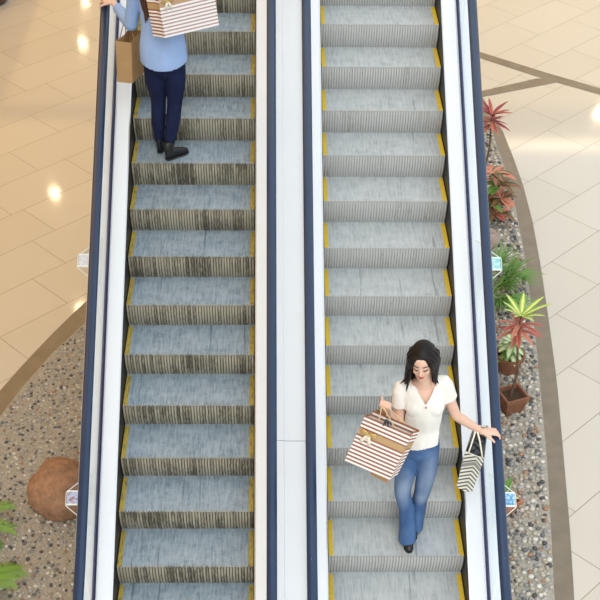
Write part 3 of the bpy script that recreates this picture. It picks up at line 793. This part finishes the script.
# torso
body.tube([(.604,-3.885,Z1+.85),(.602,-3.895,Z1+.90),(.600,-3.90,Z1+1.00),(.600,-3.905,Z1+1.10),(.588,-3.92,Z1+1.22),(.578,-3.92,Z1+1.32),(.574,-3.92,Z1+1.385),(.573,-3.925,Z1+1.42)],
   [(.105,.070),(.112,.086),(.100,.084),(.105,.085),(.128,.098),(.140,.095),(.125,.075),(.07,.055)],side=(1,0,0),n=28,sub=3)
for s in(-1,1): body.ellipsoid((.588+s*.060,-3.980,Z1+1.275),(.058,.045,.058),n=14,k=10)
# arms: her right (picture left) bent up to hold bags, her left out to the handrail
shR=V((.440,-3.925,Z1+1.375)); elR=V((.428,-3.985,Z1+1.105)); wrR=V((.338,-4.095,Z1+1.315))
shL=V((.697,-3.925,Z1+1.415)); elL=V((.822,-3.905,Z1+1.130)); wrL=V((1.028,-3.834,Z1+.930))
body.tube([V((.50,-3.92,Z1+1.37)),shR,shR.lerp(elR,.5),elR],[.050,.046,.038,.034],n=16,sub=3)
body.tube([elR,elR.lerp(wrR,.35)+V((0,0,-.003)),wrR],[.034,.033,.022],n=16,sub=3)
body.tube([V((.65,-3.92,Z1+1.39)),shL,shL.lerp(elL,.5),elL],[.050,.046,.038,.034],n=16,sub=3)
body.tube([elL,elL.lerp(wrL,.35),wrL],[.034,.033,.022],n=16,sub=3)
hand(body,wrR,(-.30,-.35,.90),(.25,.80,.50),1,(1.25,1.4,1.0),.02,1.05,(.35,.35,.9))
hand(body,wrL,(.95,.06,-.06),(0.06,0,-1),-1,(.20,.60,.5),.10,1.03,(.6,.7,.1))
# legs
hipR=(.540,-3.89,Z1+.84); hipL=(.665,-3.89,Z1+.84)
kR=(.522,-3.925,Z1+.45); kL=(.670,-3.895,Z1+.45); aR=(.588,-3.965,Z1+.09); aL=(.652,-3.845,Z1+.09)
body.tube([hipR,(.530,-3.91,Z1+.66),kR,(.558,-3.935,Z1+.30),aR],[(.070,.082),(.062,.070),(.046,.050),(.045,.048),(.030,.032)],side=(1,0,0),n=18,sub=3)
body.tube([hipL,(.676,-3.90,Z1+.66),kL,(.661,-3.865,Z1+.30),aL],[(.070,.082),(.062,.070),(.046,.050),(.045,.048),(.030,.032)],side=(1,0,0),n=18,sub=3)
for a,ty in ((aR,-.10),(aL,-.10)):
    body.tube([V(a)+V((0,.015,0)),V(a)+V((0,-.02,-.03)),V(a)+V((0,ty,-.055))],[.028,.022,.014],n=12,sub=2)
bo=body.build('body',M['skin']); remesh(bo,.0052,2,fac=.4); put(bo,w)
face_parts(hc,hr,w)
# blouse
b=MB()
b.tube([(.602,-3.90,Z1+.82),(.600,-3.905,Z1+.97),(.596,-3.905,Z1+1.08),(.592,-3.925,Z1+1.21),(.580,-3.925,Z1+1.32),(.575,-3.922,Z1+1.395),(.573,-3.925,Z1+1.435)],
   [(.165,.142),(.152,.132),(.140,.116),(.150,.118),(.158,.112),(.140,.090),(.082,.068)],side=(1,0,0),n=32,sub=4)
for s in(-1,1): b.ellipsoid((.588+s*.062,-3.992,Z1+1.275),(.070,.052,.075),n=16,k=10)
b.tube([V((.50,-3.92,Z1+1.365)),shR+V((-.005,0,.005)),shR.lerp(elR,.30)+V((-.006,0,0)),shR.lerp(elR,.50)+V((-.004,0,0))],[.057,.054,.055,.056],n=18,sub=3)
b.tube([V((.65,-3.92,Z1+1.385)),shL+V((.003,0,.006)),shL.lerp(elL,.30)+V((.004,0,0)),shL.lerp(elL,.50)+V((.002,0,0))],[.057,.054,.055,.056],n=18,sub=3)
eR=shR.lerp(elR,.44); dR=(elR-shR).normalized(); eL=shL.lerp(elL,.42); dL=(elL-shL).normalized()
def dropb(p):
    x,y,z=p.x,p.y,p.z-Z1
    hem=.945+.012*math.sin((x-.6)*22)
    if z<hem and x>.35: return True
    if (p-eR).dot(dR)>0 and p.x<.47: return True
    if (p-eL).dot(dL)>0 and p.x>.71: return True
    # neckline: V at the front, scoop behind
    if z>1.428 and abs(x-.573)<.080: return True
    if y<-3.93 and z>1.335 and abs(x-(.585+(z-1.335)*-.06))<.004+.058*((z-1.335)/.095): return True
    return False
bl_=b.build('blouse',M['blouse']); remesh(bl_,.006,6,dropb); put(bl_,w)
b=MB(); b.ellipsoid((.588,-4.047,Z1+1.315),(.006,.004,.009),n=8,k=6); b.build('pendant',M['lip'],w)
# jeans (boot cut)
b=MB()
b.tube([(.598,-3.895,Z1+1.06),(.600,-3.895,Z1+.95),(.604,-3.895,Z1+.84)],[(.112,.100),(.128,.116),(.142,.118)],side=(1,0,0),n=28,sub=3)
b.tube([hipR,(.530,-3.91,Z1+.66),kR,(.562,-3.945,Z1+.30),(.584,-3.975,Z1+.13),(.586,-3.990,Z1+.028)],[(.078,.098),(.074,.086),(.060,.066),(.056,.062),(.063,.080),(.066,.088)],side=(1,0,0),n=22,sub=4)
b.tube([hipL,(.676,-3.90,Z1+.66),kL,(.662,-3.868,Z1+.30),(.655,-3.855,Z1+.13),(.655,-3.858,Z1+.028)],[(.080,.100),(.074,.088),(.060,.066),(.055,.062),(.060,.078),(.062,.085)],side=(1,0,0),n=22,sub=4)
j=b.build('jeans',M['denim']); remesh(j,.0055,4,lambda p:p.z-Z1>1.04 or p.z-Z1<.022); put(j,w)
def shoe(root,c,yaw,L,Wd,mat,up=1):
    """closed shoe, heel at c, toe towards -y*L rotated by yaw"""
    rot=Matrix.Rotation(yaw,3,'Z'); c=V(c); b=MB(); n=16
    secs=[(.0,.022,.075),(.03,.029,.085),(.09,.031,.075),(.15,.036,.055),(.20,.036,.042),(.235,.024,.030),(.25,.008,.018)]
    vs=[];k=L/.25
    for t,ww,h in secs:
        for i in range(n):
            a=2*PI*i/n; x=ww*math.cos(a)*Wd; z=.012+h*.5+h*.5*math.sin(a); z=max(z,.012); vs.append(c+rot@V((x,-t*k,z)))
    fs=[tuple(range(n))]+[(q*n+i,(q+1)*n+i,(q+1)*n+(i+1)%n,q*n+(i+1)%n) for q in range(len(secs)-1) for i in range(n)]+[tuple((len(secs)-1)*n+i for i in range(n))[::-1]]
    b.add(vs,fs,0,None,True)
    b.tube([c+rot@V((0,-.03*k,.06)),c+rot@V((0,-.035*k,.125))],[(.030,.040),(.032,.042)],side=rot@V((1,0,0)),n=16)
    o=recalc(b.build('shoe',mat,root))
    b=MB(); vs=[]
    out=[(-.022,0),(-.030,-.05),(-.031,-.10),(-.038,-.16),(-.037,-.21),(-.022,-.245),(0,-.256),(.022,-.245),(.037,-.21),(.038,-.16),(.031,-.10),(.030,-.05),(.022,0),(0,.008)]
    m=len(out)
    vs=[c+rot@V((x*Wd,y*k,z)) for z in (.0015,.014) for x,y in out]
    b.add(vs,[tuple(range(m))[::-1],tuple(range(m,2*m))]+[(i,(i+1)%m,m+(i+1)%m,m+i) for i in range(m)]); recalc(b.build('sole',M['shoe_sole'],o))
shoe(w,(.588,-3.875,Z1),.03,.235,.95,M['shoe']); shoe(w,(.655,-3.765,Z1),-.12,.235,.95,M['shoe'])
# hair: cap and locks from a centre parting
T=lambda x,y,z:hc+hr@V((x,y,z))
b=MB()
b.ellipsoid(T(0,.013,.033),(.083,.100,.096),hr,n=24,k=16)
for s in (-1,1):
    for i,(x1,y1,x2,y2,xe,ye,ze,r) in enumerate(((.066,-.066,.078,-.055,.080,-.060,-.125,.015),(.076,-.045,.090,-.030,.090,-.050,-.150,.019),(.084,-.018,.096,.000,.094,-.030,-.175,.022),(.084,.015,.098,.030,.088,.005,-.19,.026),(.072,.05,.084,.070,.070,.045,-.20,.030),(.038,.085,.045,.100,.035,.075,-.21,.032))):
        x1*=.93; x2*=.90; xe*=.97; r*=.78
        p=[T(s*.012,-.050+.02*i,.090+.004*min(i,3)-.010*max(0,i-3)),T(s*x1*(.70 if i<4 else .6),y1*(1 if i<4 else .75),.080 if i<4 else .062),T(s*x1*1.05,y1,.035),T(s*x2,y2,-.035),hc+V((s*xe,ye+.012,ze*.72)),hc+V((s*(xe+.006),ye+.012,ze))]
        b.tube(p,[r*.45,r*.85,r,r*1.05,r*.95,r*.35],n=10,sub=3)
for (dx,dy,dz,ex,ey,ez) in ((-.085,-.01,-.12,-.135,-.045,-.150),(-.080,-.03,-.13,-.095,-.085,-.185),(.088,-.01,-.12,.115,-.03,-.160)):
    p=hc+V((dx,dy,dz)); b.tube([hc+V((dx*.95,dy,-.05)),p,hc+V((ex,ey,ez))],[.016,.013,.004],n=8,sub=3)
ho=b.build('hair',M['hair']); remesh(ho,.0045,7,fac=.5); put(ho,w)

# --- bags
def bag(name,TL,wv,hv,gv,face,side,label,cat='shopping bag',group=None,inside=None,open_=True):
    TL,wv,hv,gv=V(TL),V(wv),V(hv),V(gv); root=empty(name,TL+hv,label,cat,group)
    A,B,C_,D_=TL,TL+wv,TL+wv+hv,TL+hv; E,F,G,H=A+gv,B+gv,C_+gv,D_+gv
    t=.004; wn,gn,hn=wv.normalized()*t,gv.normalized()*t,hv.normalized()*t
    b=MB(); uv=[[(0,0),(1,0),(1,1),(0,1)]]
    fold=V((0,0,0))
    b.add([A,B,C_,D_],[(0,1,2,3)],0,uv); b.add([F,E,H,G],[(0,1,2,3)],0,uv)
    # gussets with the centre crease
    for P,Q,R2,S,sg in ((B,F,G,C_,-1),(E,A,D_,H,1)):
        m0=(P+Q)/2+wn*sg*3.5; m1=(S+R2)/2+wn*sg*.5
        b.add([P,m0,m1,S],[(0,1,2,3)],1,[[(0,0),(.5,0),(.5,1),(0,1)]]); b.add([m0,Q,R2,m1],[(0,1,2,3)],1,[[(.5,0),(1,0),(1,1),(.5,1)]])
    b.add([D_,C_,G,H],[(0,1,2,3)],2)
    o=b.build('paper_body',[face,side,M['kraft'] if inside is None else inside],root)
    m=o.modifiers.new('t','SOLIDIFY'); m.thickness=.0022; m.offset=0
    return root,(A,B,C_,D_,E,F,G,H)
def cord(root,a,b_,apex,mat,r=.0035):
    a,b_,apex=V(a),V(b_),V(apex); b=MB()
    b.tube([a+V((0,0,-.02)),a.lerp(apex,.5)+V((0,0,.0)),apex,b_.lerp(apex,.5),b_+V((0,0,-.02))],[r]*5,n=8,sub=5); b.build('handle',mat,root)
def bow(root,c,u,v,nrm,s,mats):
    c,u,v,nrm=V(c),V(u).normalized(),V(v).normalized(),V(nrm).normalized(); c=c+nrm*.006
    o=None
    def ribbon(b,pts,w,wd,m=0):
        P=[c+u*x*s+v*y*s+nrm*z*s for x,y,z in pts]; vs=[]
        for i,p in enumerate(P):
            tt=(P[min(i+1,len(P)-1)]-P[max(i-1,0)]).normalized(); sd=tt.cross(nrm).normalized() if abs(tt.dot(nrm))<.95 else wd
            vs+= [p-sd*w*s,p+sd*w*s]
        b.add(vs,[(2*i,2*i+1,2*i+3,2*i+2) for i in range(len(P)-1)],m,None,True)
    b=MB()
    for sg in (-1,1):
        ribbon(b,[(0,0,.1),(sg*.35,.30,.35),(sg*.8,.45,.30),(sg*.95,.15,.2),(sg*.6,-.05,.12),(0,0,.1)],.20,v)
        ribbon(b,[(0,0,.12),(sg*.25,-.45,.2),(sg*.45,-.95,.1),(sg*.62,-1.35,.05)],.22,u,1)
    b.tube([c-u*.16*s+nrm*.15*s,c+u*.16*s+nrm*.15*s],[.16*s,.16*s],n=10)
    o=b.build('bow',mats,root); m=o.modifiers.new('t','SOLIDIFY'); m.thickness=.0015
# kraft bag held behind the striped one (same hand)
root,P=bag('shopping_bag',(.245,-4.115,Z1+1.325),(.11,-.040,-.045),(.012,-.03,-.50),(.02,.06,-.01),M['kraft'],M['kraft'],'plain brown paper bag mostly hidden behind the brown striped bag',inside=M['kraft_d'])
hp=V((.305,-4.135,Z1+1.375))
# striped bag in her right hand
root,P=bag('shopping_bag',(.183,-4.215,Z1+1.395),(.290,-.09,-.085),(-.115,-.050,-.335),(.060,.07,-.02),M['stripe_brown'],M['stripe_brown'],'white bag with brown horizontal stripes and gold bow carried by woman in white')
A,B,C_,D_,E,F,G,H=P; nrm=(B-A).cross(D_-A).normalized(); nrm=nrm if nrm.y<0 else -nrm
cord(root,A.lerp(B,.28),A.lerp(B,.68),hp+V((-.01,-.01,.025)),M['cord']); cord(root,E.lerp(F,.30),E.lerp(F,.80),hp+V((.0,.01,.025)),M['cord'])
bow(root,A.lerp(B,.22)+(D_-A)*.32,B-A,A-D_,nrm,.050,[M['gold'],M['cream']])
# a dark ribbon tied to the handles
b=MB(); 
for dx,dz in ((-.012,-.02),(.010,-.03),(.02,-.015),(-.003,-.01)): b.tube([A.lerp(B,.45)+V((0,.01,.03)),A.lerp(B,.45)+V((dx,-.01,.03+dz*.5)),A.lerp(B,.45)+V((dx*1.6,-.015,.02+dz))],[.004,.006,.003],n=8,sub=3)
b.build('dark_ribbon',M['bag_dark'],root)
# grey chevron bag hanging from her left wrist
root=empty('shopping_bag',(.94,-4.0,1.22),'grey paper bag with dark and cream chevron stripes hanging from wrist by handrail','shopping bag')
nTL,nTR,nBR,nBL=V((.895,-4.03,1.560)),V((1.035,-4.03,1.497)),V((.985,-4.06,1.200)),V((.870,-4.06,1.250))
fTL,fTR,fBR,fBL=V((.955,-3.885,1.650)),V((1.055,-3.885,1.665)),V((1.01,-3.90,1.36)),V((.915,-3.90,1.34))
nTL,nTR,nBR,nBL,fTL,fTR,fBR,fBL=[p+V((.024,.10,-.091)) for p in (nTL,nTR,nBR,nBL,fTL,fTR,fBR,fBL)]
b=MB(); q=[[(0,0),(1,0),(1,1),(0,1)]]
mT=(nTL+nTR)/2+V((.004,-.045,.03)); mB=(nBL+nBR)/2+V((0,-.03,.010))
b.add([nTL,mT,mB,nBL],[(0,1,2,3)],0,[[(0,0),(.55,0),(.55,1),(0,1)]]); b.add([mT,nTR,nBR,mB],[(0,1,2,3)],0,[[(.55,0),(1,0),(1,1),(.55,1)]])
b.add([fTL,nTL,nBL,fBL],[(0,1,2,3)],1,q); b.add([nTR,fTR,fBR,nBR],[(0,1,2,3)],1,q); b.add([fTR,fTL,fBL,fBR],[(0,1,2,3)],1,q); b.add([nBL,mB,nBR,fBR,fBL],[(0,1,2,3,4)],1)
o=b.build('paper_body',[M['chevron'],M['greybag']],root); m=o.modifiers.new('t','SOLIDIFY'); m.thickness=.003; m.offset=0
b=MB(); rr=random.Random(4)
for i in range(9):
    t=rr.random(); s_=rr.random(); p=nTL.lerp(nTR,.25+.5*t).lerp(fTL.lerp(fTR,.25+.5*t),.15+.7*s_)+V((0,0,-.05)); b.ellipsoid(p,(.030,.035,.022),n=10,k=6)
ct=b.build('tissue',M['bag_dark'],root)
hk=V((.985,-3.850,Z1+.985)); 
for a,c2 in ((nTL.lerp(nTR,.15),fTL.lerp(fTR,.2)),(nTL.lerp(nTR,.95),fTL.lerp(fTR,.9))):
    b=MB(); b.tube([a+V((0,0,-.03)),a.lerp(hk,.55)+V((0,-.01,.0)),hk,c2.lerp(hk,.5),c2+V((0,0,-.02))],[(.006,.003)]*5,n=8,sub=5); b.build('handle',M['cream'],root)

# --- woman in the blue shirt, going up the left escalator, seen from behind
Z2=FZ+.5*(-D*3.191)   # tread she stands on
w2=empty('person',(-1.235,-1.05,Z2),'woman seen from behind in light blue shirt and dark trousers on left escalator','person')
cx=-1.225
body=MB(); hr2=Matrix.Rotation(PI,3,'Z')@Matrix.Rotation(math.radians(6),3,'X'); hc2=V((cx+.01,-.93,Z2+1.50))
head(body,hc2,hr2)
body.tube([(cx,-.96,Z2+1.27),(cx,-.955,Z2+1.36),(cx+.005,-.945,Z2+1.44)],[(.062,.056),(.050,.050),(.050,.054)],side=(1,0,0),n=18,sub=3)
body.tube([(cx-.005,-1.02,Z2+.74),(cx-.005,-1.015,Z2+.84),(cx,-1.01,Z2+.94),(cx,-1.0,Z2+1.05),(cx,-.985,Z2+1.16),(cx,-.975,Z2+1.24),(cx,-.965,Z2+1.31)],
   [(.150,.115),(.150,.110),(.122,.092),(.115,.088),(.135,.095),(.150,.090),(.085,.06)],side=(1,0,0),n=28,sub=3)
sL=V((cx-.165,-.975,Z2+1.255)); eLf=V((-1.462,-.925,Z2+.955)); wL=V((-1.605,-.735,Z2+1.035))
sR=V((cx+.165,-.975,Z2+1.255)); eRt=V((-.965,-.98,Z2+1.02)); wR=V((-1.080,-1.035,Z2+1.235))
body.tube([(cx-.09,-.97,Z2+1.25),sL,sL.lerp(eLf,.5),eLf],[.055,.048,.040,.035],n=16,sub=3); body.tube([eLf,eLf.lerp(wL,.35),wL],[.035,.033,.022],n=16,sub=3)
body.tube([(cx+.09,-.97,Z2+1.25),sR,sR.lerp(eRt,.5),eRt],[.055,.048,.040,.035],n=16,sub=3); body.tube([eRt,eRt.lerp(wR,.35),wR],[.035,.033,.022],n=16,sub=3)
hand(body,wL,(-.70,.62,-.08),(-.25,.05,-1),1,(.25,.7,.5),.08,1.02,(.6,.6,.2))
hand(body,wR,(-.55,-.25,.35),(-.2,-.1,-1),-1,(1.2,1.35,1.0),.02,.95,(.5,.3,.7))
h1=(cx-.075,-1.02,Z2+.78); h2=(cx+.075,-1.02,Z2+.78); 
a1=(-1.318,-1.000,Z2+.085); a2=(-1.235,-1.090,Z2+.085)
body.tube([h1,(-1.305,-1.015,Z2+.60),(-1.300,-1.00,Z2+.42),(-1.312,-1.01,Z2+.27),a1],[(.082,.09),(.076,.08),(.052,.056),(.050,.054),(.033,.036)],side=(1,0,0),n=18,sub=3)
body.tube([h2,(-1.150,-1.02,Z2+.60),(-1.170,-1.02,Z2+.42),(-1.195,-1.05,Z2+.27),a2],[(.082,.09),(.076,.08),(.052,.056),(.050,.054),(.033,.036)],side=(1,0,0),n=18,sub=3)
for a,tx in ((a1,-.01),(a2,.08)): body.tube([V(a),V(a)+V((tx*.3,.03,-.03)),V(a)+V((tx*.5,.05,-.052))],[.028,.022,.013],n=12,sub=2)
bo=body.build('body',M['skin2']); remesh(bo,.0055,2,fac=.4); put(bo,w2)
b=MB()
b.tube([(cx-.003,-1.02,Z2+.66),(cx-.003,-1.02,Z2+.74),(cx-.002,-1.015,Z2+.85),(cx,-1.005,Z2+.95),(cx,-.995,Z2+1.06),(cx,-.985,Z2+1.17),(cx,-.975,Z2+1.25),(cx,-.965,Z2+1.33)],
  [(.172,.152),(.180,.158),(.176,.140),(.158,.126),(.155,.120),(.160,.118),(.165,.105),(.090,.072)],side=(1,0,0),n=32,sub=4)
b.tube([(cx-.10,-.97,Z2+1.25),sL,sL.lerp(eLf,.5),eLf,],[.062,.062,.055,.052],n=16,sub=3); b.tube([eLf,eLf.lerp(wL,.5),eLf.lerp(wL,.82)],[.052,.044,.036],n=16,sub=3)
b.tube([(cx+.10,-.97,Z2+1.25),sR,sR.lerp(eRt,.5),eRt,],[.062,.062,.055,.052],n=16,sub=3); b.tube([eRt,eRt.lerp(wR,.5),eRt.lerp(wR,.82)],[.052,.044,.036],n=16,sub=3)
kx1=eLf.lerp(wL,.80); kd1=(wL-eLf).normalized(); kx2=eRt.lerp(wR,.80); kd2=(wR-eRt).normalized()
def drops(p):
    z=p.z-Z2
    if abs(p.x-cx)<.22 and z<.715+.9*(p.x-cx)**2: return True
    if (p-kx1).dot(kd1)>0 and (p-kx1).length<.09 and p.x<-1.45: return True
    if (p-kx2).dot(kd2)>0 and (p-kx2).length<.09: return True
    return z>1.345
so=b.build('shirt',M['shirt']); remesh(so,.006,6,drops); put(so,w2)
b=MB()
b.tube([(cx,-1.015,Z2+.92),(cx-.003,-1.015,Z2+.84),(cx-.005,-1.02,Z2+.76),(cx-.005,-1.02,Z2+.70)],[(.135,.105),(.155,.122),(.163,.132),(.155,.125)],side=(1,0,0),n=28,sub=3)
b.tube([h1,(-1.305,-1.018,Z2+.60),(-1.298,-1.00,Z2+.42),(-1.310,-1.012,Z2+.27),(-1.318,-1.003,Z2+.10)],[(.084,.10),(.081,.09),(.060,.066),(.056,.062),(.040,.045)],side=(1,0,0),n=20,sub=4)
b.tube([h2,(-1.150,-1.022,Z2+.60),(-1.168,-1.02,Z2+.42),(-1.193,-1.052,Z2+.27),(-1.233,-1.088,Z2+.10)],[(.084,.10),(.081,.09),(.060,.066),(.056,.062),(.040,.045)],side=(1,0,0),n=20,sub=4)
tr=b.build('trousers',M['navyjean']); remesh(tr,.0055,3); put(tr,w2)
shoe(w2,(-1.318,-1.04,Z2),PI-.1,.215,1.0,M['shoe']); shoe(w2,(-1.255,-1.150,Z2),PI-.85,.215,1.0,M['shoe'])
T2=lambda x,y,z:hc2+hr2@V((x,y,z)); b=MB()
b.ellipsoid(T2(0,.022,.028),(.088,.100,.100),hr2,n=24,k=16)
rr=random.Random(9)
for i in range(13):
    x=(i-6)/6*.085-.012; ph=rr.uniform(0,6); 
    pts=[V((cx+x*.6,-.93-.07,Z2+1.58))]
    for k in range(1,9):
        t=k/8; pts.append(V((cx+x*(1-.1*t)-.02*t+.014*math.sin(ph+k*1.3),-.93-.115-.05*min(1,t*1.6)+.008*math.cos(ph+k*1.3),Z2+1.58-.50*t-(.05*rr.random() if k==8 else 0))))
    b.tube(pts,[.020,.024,.024,.022,.022,.020,.018,.014,.005],n=8,sub=2)
ho=b.build('hair',M['hair2']); remesh(ho,.005,1,fac=.4); put(ho,w2)
# kraft bag on her left forearm
root,P=bag('shopping_bag',(-1.580,-1.015,Z2+.872),(.115,.005,-.015),(-.02,-.01,-.30),(.085,.17,.02),M['kraft'],M['kraft'],'brown paper bag hanging from forearm of woman in blue shirt',inside=M['kraft_d'])
A,B,C_,D_,E,F,G,H=P; ap=eLf.lerp(wL,.25)+V((0,0,.040))
for p,q_ in ((B,F),(A,E)):
    b=MB(); b.tube([p.lerp(q_,.25)+V((0,0,-.02)),p.lerp(q_,.35).lerp(ap,.6),ap,p.lerp(q_,.65).lerp(ap,.6),p.lerp(q_,.75)+V((0,0,-.02))],[.004]*5,n=8,sub=4); b.build('handle',M['kraft_d'],root)
# striped bag slung behind her
root,P=bag('shopping_bag',(-1.215,-1.245,Z2+1.297),(.395,.03,.080),(.035,-.02,-.30),(-.095,.085,-.02),M['stripe_pale'],M['stripe_brown'],'rose and white striped bag with gold bow behind woman in blue shirt')
A,B,C_,D_,E,F,G,H=P; nrm=(B-A).cross(D_-A).normalized(); nrm=nrm if nrm.y<0 else -nrm
bow(root,A.lerp(B,.16)+(D_-A)*.22,B-A,A-D_,nrm,.042,[M['gold'],M['cream']])
gp=wR+V((-.06,-.035,.03))
cord(root,A.lerp(B,.15),A.lerp(B,.55),gp+V((0,-.01,.02)),M['cord']); cord(root,E.lerp(F,.15),E.lerp(F,.55),gp+V((0,.01,.02)),M['cord'])

# ------------------------------------------------------------------ ceiling, lamps, daylight
ZC=9.5
M['ceil']=plain('warm_plaster_ceiling',(.70,.54,.36),.8,0,.3,.02,3)
b=MB(); b.box(-20,-2.5,-14,22.3,ZC,ZC+.3); tag(b.build('ceiling',M['ceil']),kind='structure')
b=MB(); b.box(-20,20,22.3,44,ZC,ZC+.3); tag(b.build('ceiling',M['ceil']),kind='structure')
def emit(name,col,s):
    t=NT(name); t.b.inputs['Emission Color'].default_value=(*col,1); t.b.inputs['Emission Strength'].default_value=s; t.set((.8,.8,.8),.5); return t.mat
M['wallpaint']=plain('warm_beige_wall',(.62,.50,.35),.8,0,.3,.02,3)
b=MB(); b.box(-16.3,-16,-14,44,0,ZC); tag(b.build('wall_left',M['wallpaint']),kind='structure')
b=MB(); b.box(-16.3,21,44,44.3,0,ZC); tag(b.build('wall_back',M['wallpaint']),kind='structure')
M['lamp']=emit('warm_lamp_lens',(1,.80,.50),60)
M['strip']=emit('added_streak_glow',(1,.80,.55),4)  # glow for the added strip at the ceiling edge
def disc(b,c,r,z0,z1,n=24):
    vs=[(c[0]+r*math.cos(2*PI*j/n),c[1]+r*math.sin(2*PI*j/n),z) for z in (z0,z1) for j in range(n)]
    b.add(vs,[tuple(range(n))[::-1],tuple(range(n,2*n))]+[(j,(j+1)%n,n+(j+1)%n,n+j) for j in range(n)])
for i,(x,y) in enumerate(((-7.11,29.2),(-7.45,32.9),(-6.72,19.1),(-5.28,13.45),(9.88,24.1))):
    e=empty('ceiling_light',(x,y,ZC-.06),'round warm ceiling downlight out of the picture, mirrored in the floor','ceiling light','downlights in the ceiling')
    b=MB(); disc(b,(x,y),.30,ZC-.04,ZC); b.build('housing',M['white'],e)
    b=MB(); disc(b,(x,y),.14,ZC-.055,ZC-.035); b.build('lens',M['lamp'],e)
b=MB(); b.box(5.6,19,21.9,22.4,ZC-.05,ZC+.05); tag(b.build('streak_glow',M['strip']),kind='structure')  # unseen glowing strip, added so the floor reflects a warm streak
def area(name,loc,size,power,col,rot=(0,0,0),sy=None):
    l=bpy.data.lights.new(name,'AREA'); l.size=size; l.energy=power; l.color=col
    if sy: l.shape='RECTANGLE'; l.size_y=sy
    o=bpy.data.objects.new(name,l); o.location=loc; o.rotation_euler=rot; C.objects.link(o)
area('warm_fill_light',(-9.5,10,ZC-.3),12,1080,(1,.60,.17),sy=26)  # broad unseen fill, added to warm the left floor evenly
area('warm_fill_light',(4,31,ZC-.3),26,900,(1,.62,.20),sy=14)  # second added fill, warms the far floor on both sides
sun=bpy.data.lights.new('skylight_sun','SUN'); sun.energy=2.1; sun.angle=math.radians(50); sun.color=(1,.98,.95)
so_=bpy.data.objects.new('skylight_sun',sun); so_.rotation_euler=(math.radians(42),math.radians(-8),0); C.objects.link(so_)
wd=bpy.data.worlds.new('world'); bpy.context.scene.world=wd; wd.use_nodes=True
bg=wd.node_tree.nodes['Background']; bg.inputs[0].default_value=(.88,.95,1,1); bg.inputs[1].default_value=1.15
sc=bpy.context.scene
sc.view_settings.view_transform='Standard'; sc.view_settings.look='None'; sc.view_settings.gamma=1; sc.view_settings.exposure=-.06
sc.cycles.max_bounces=10; sc.cycles.transparent_max_bounces=16
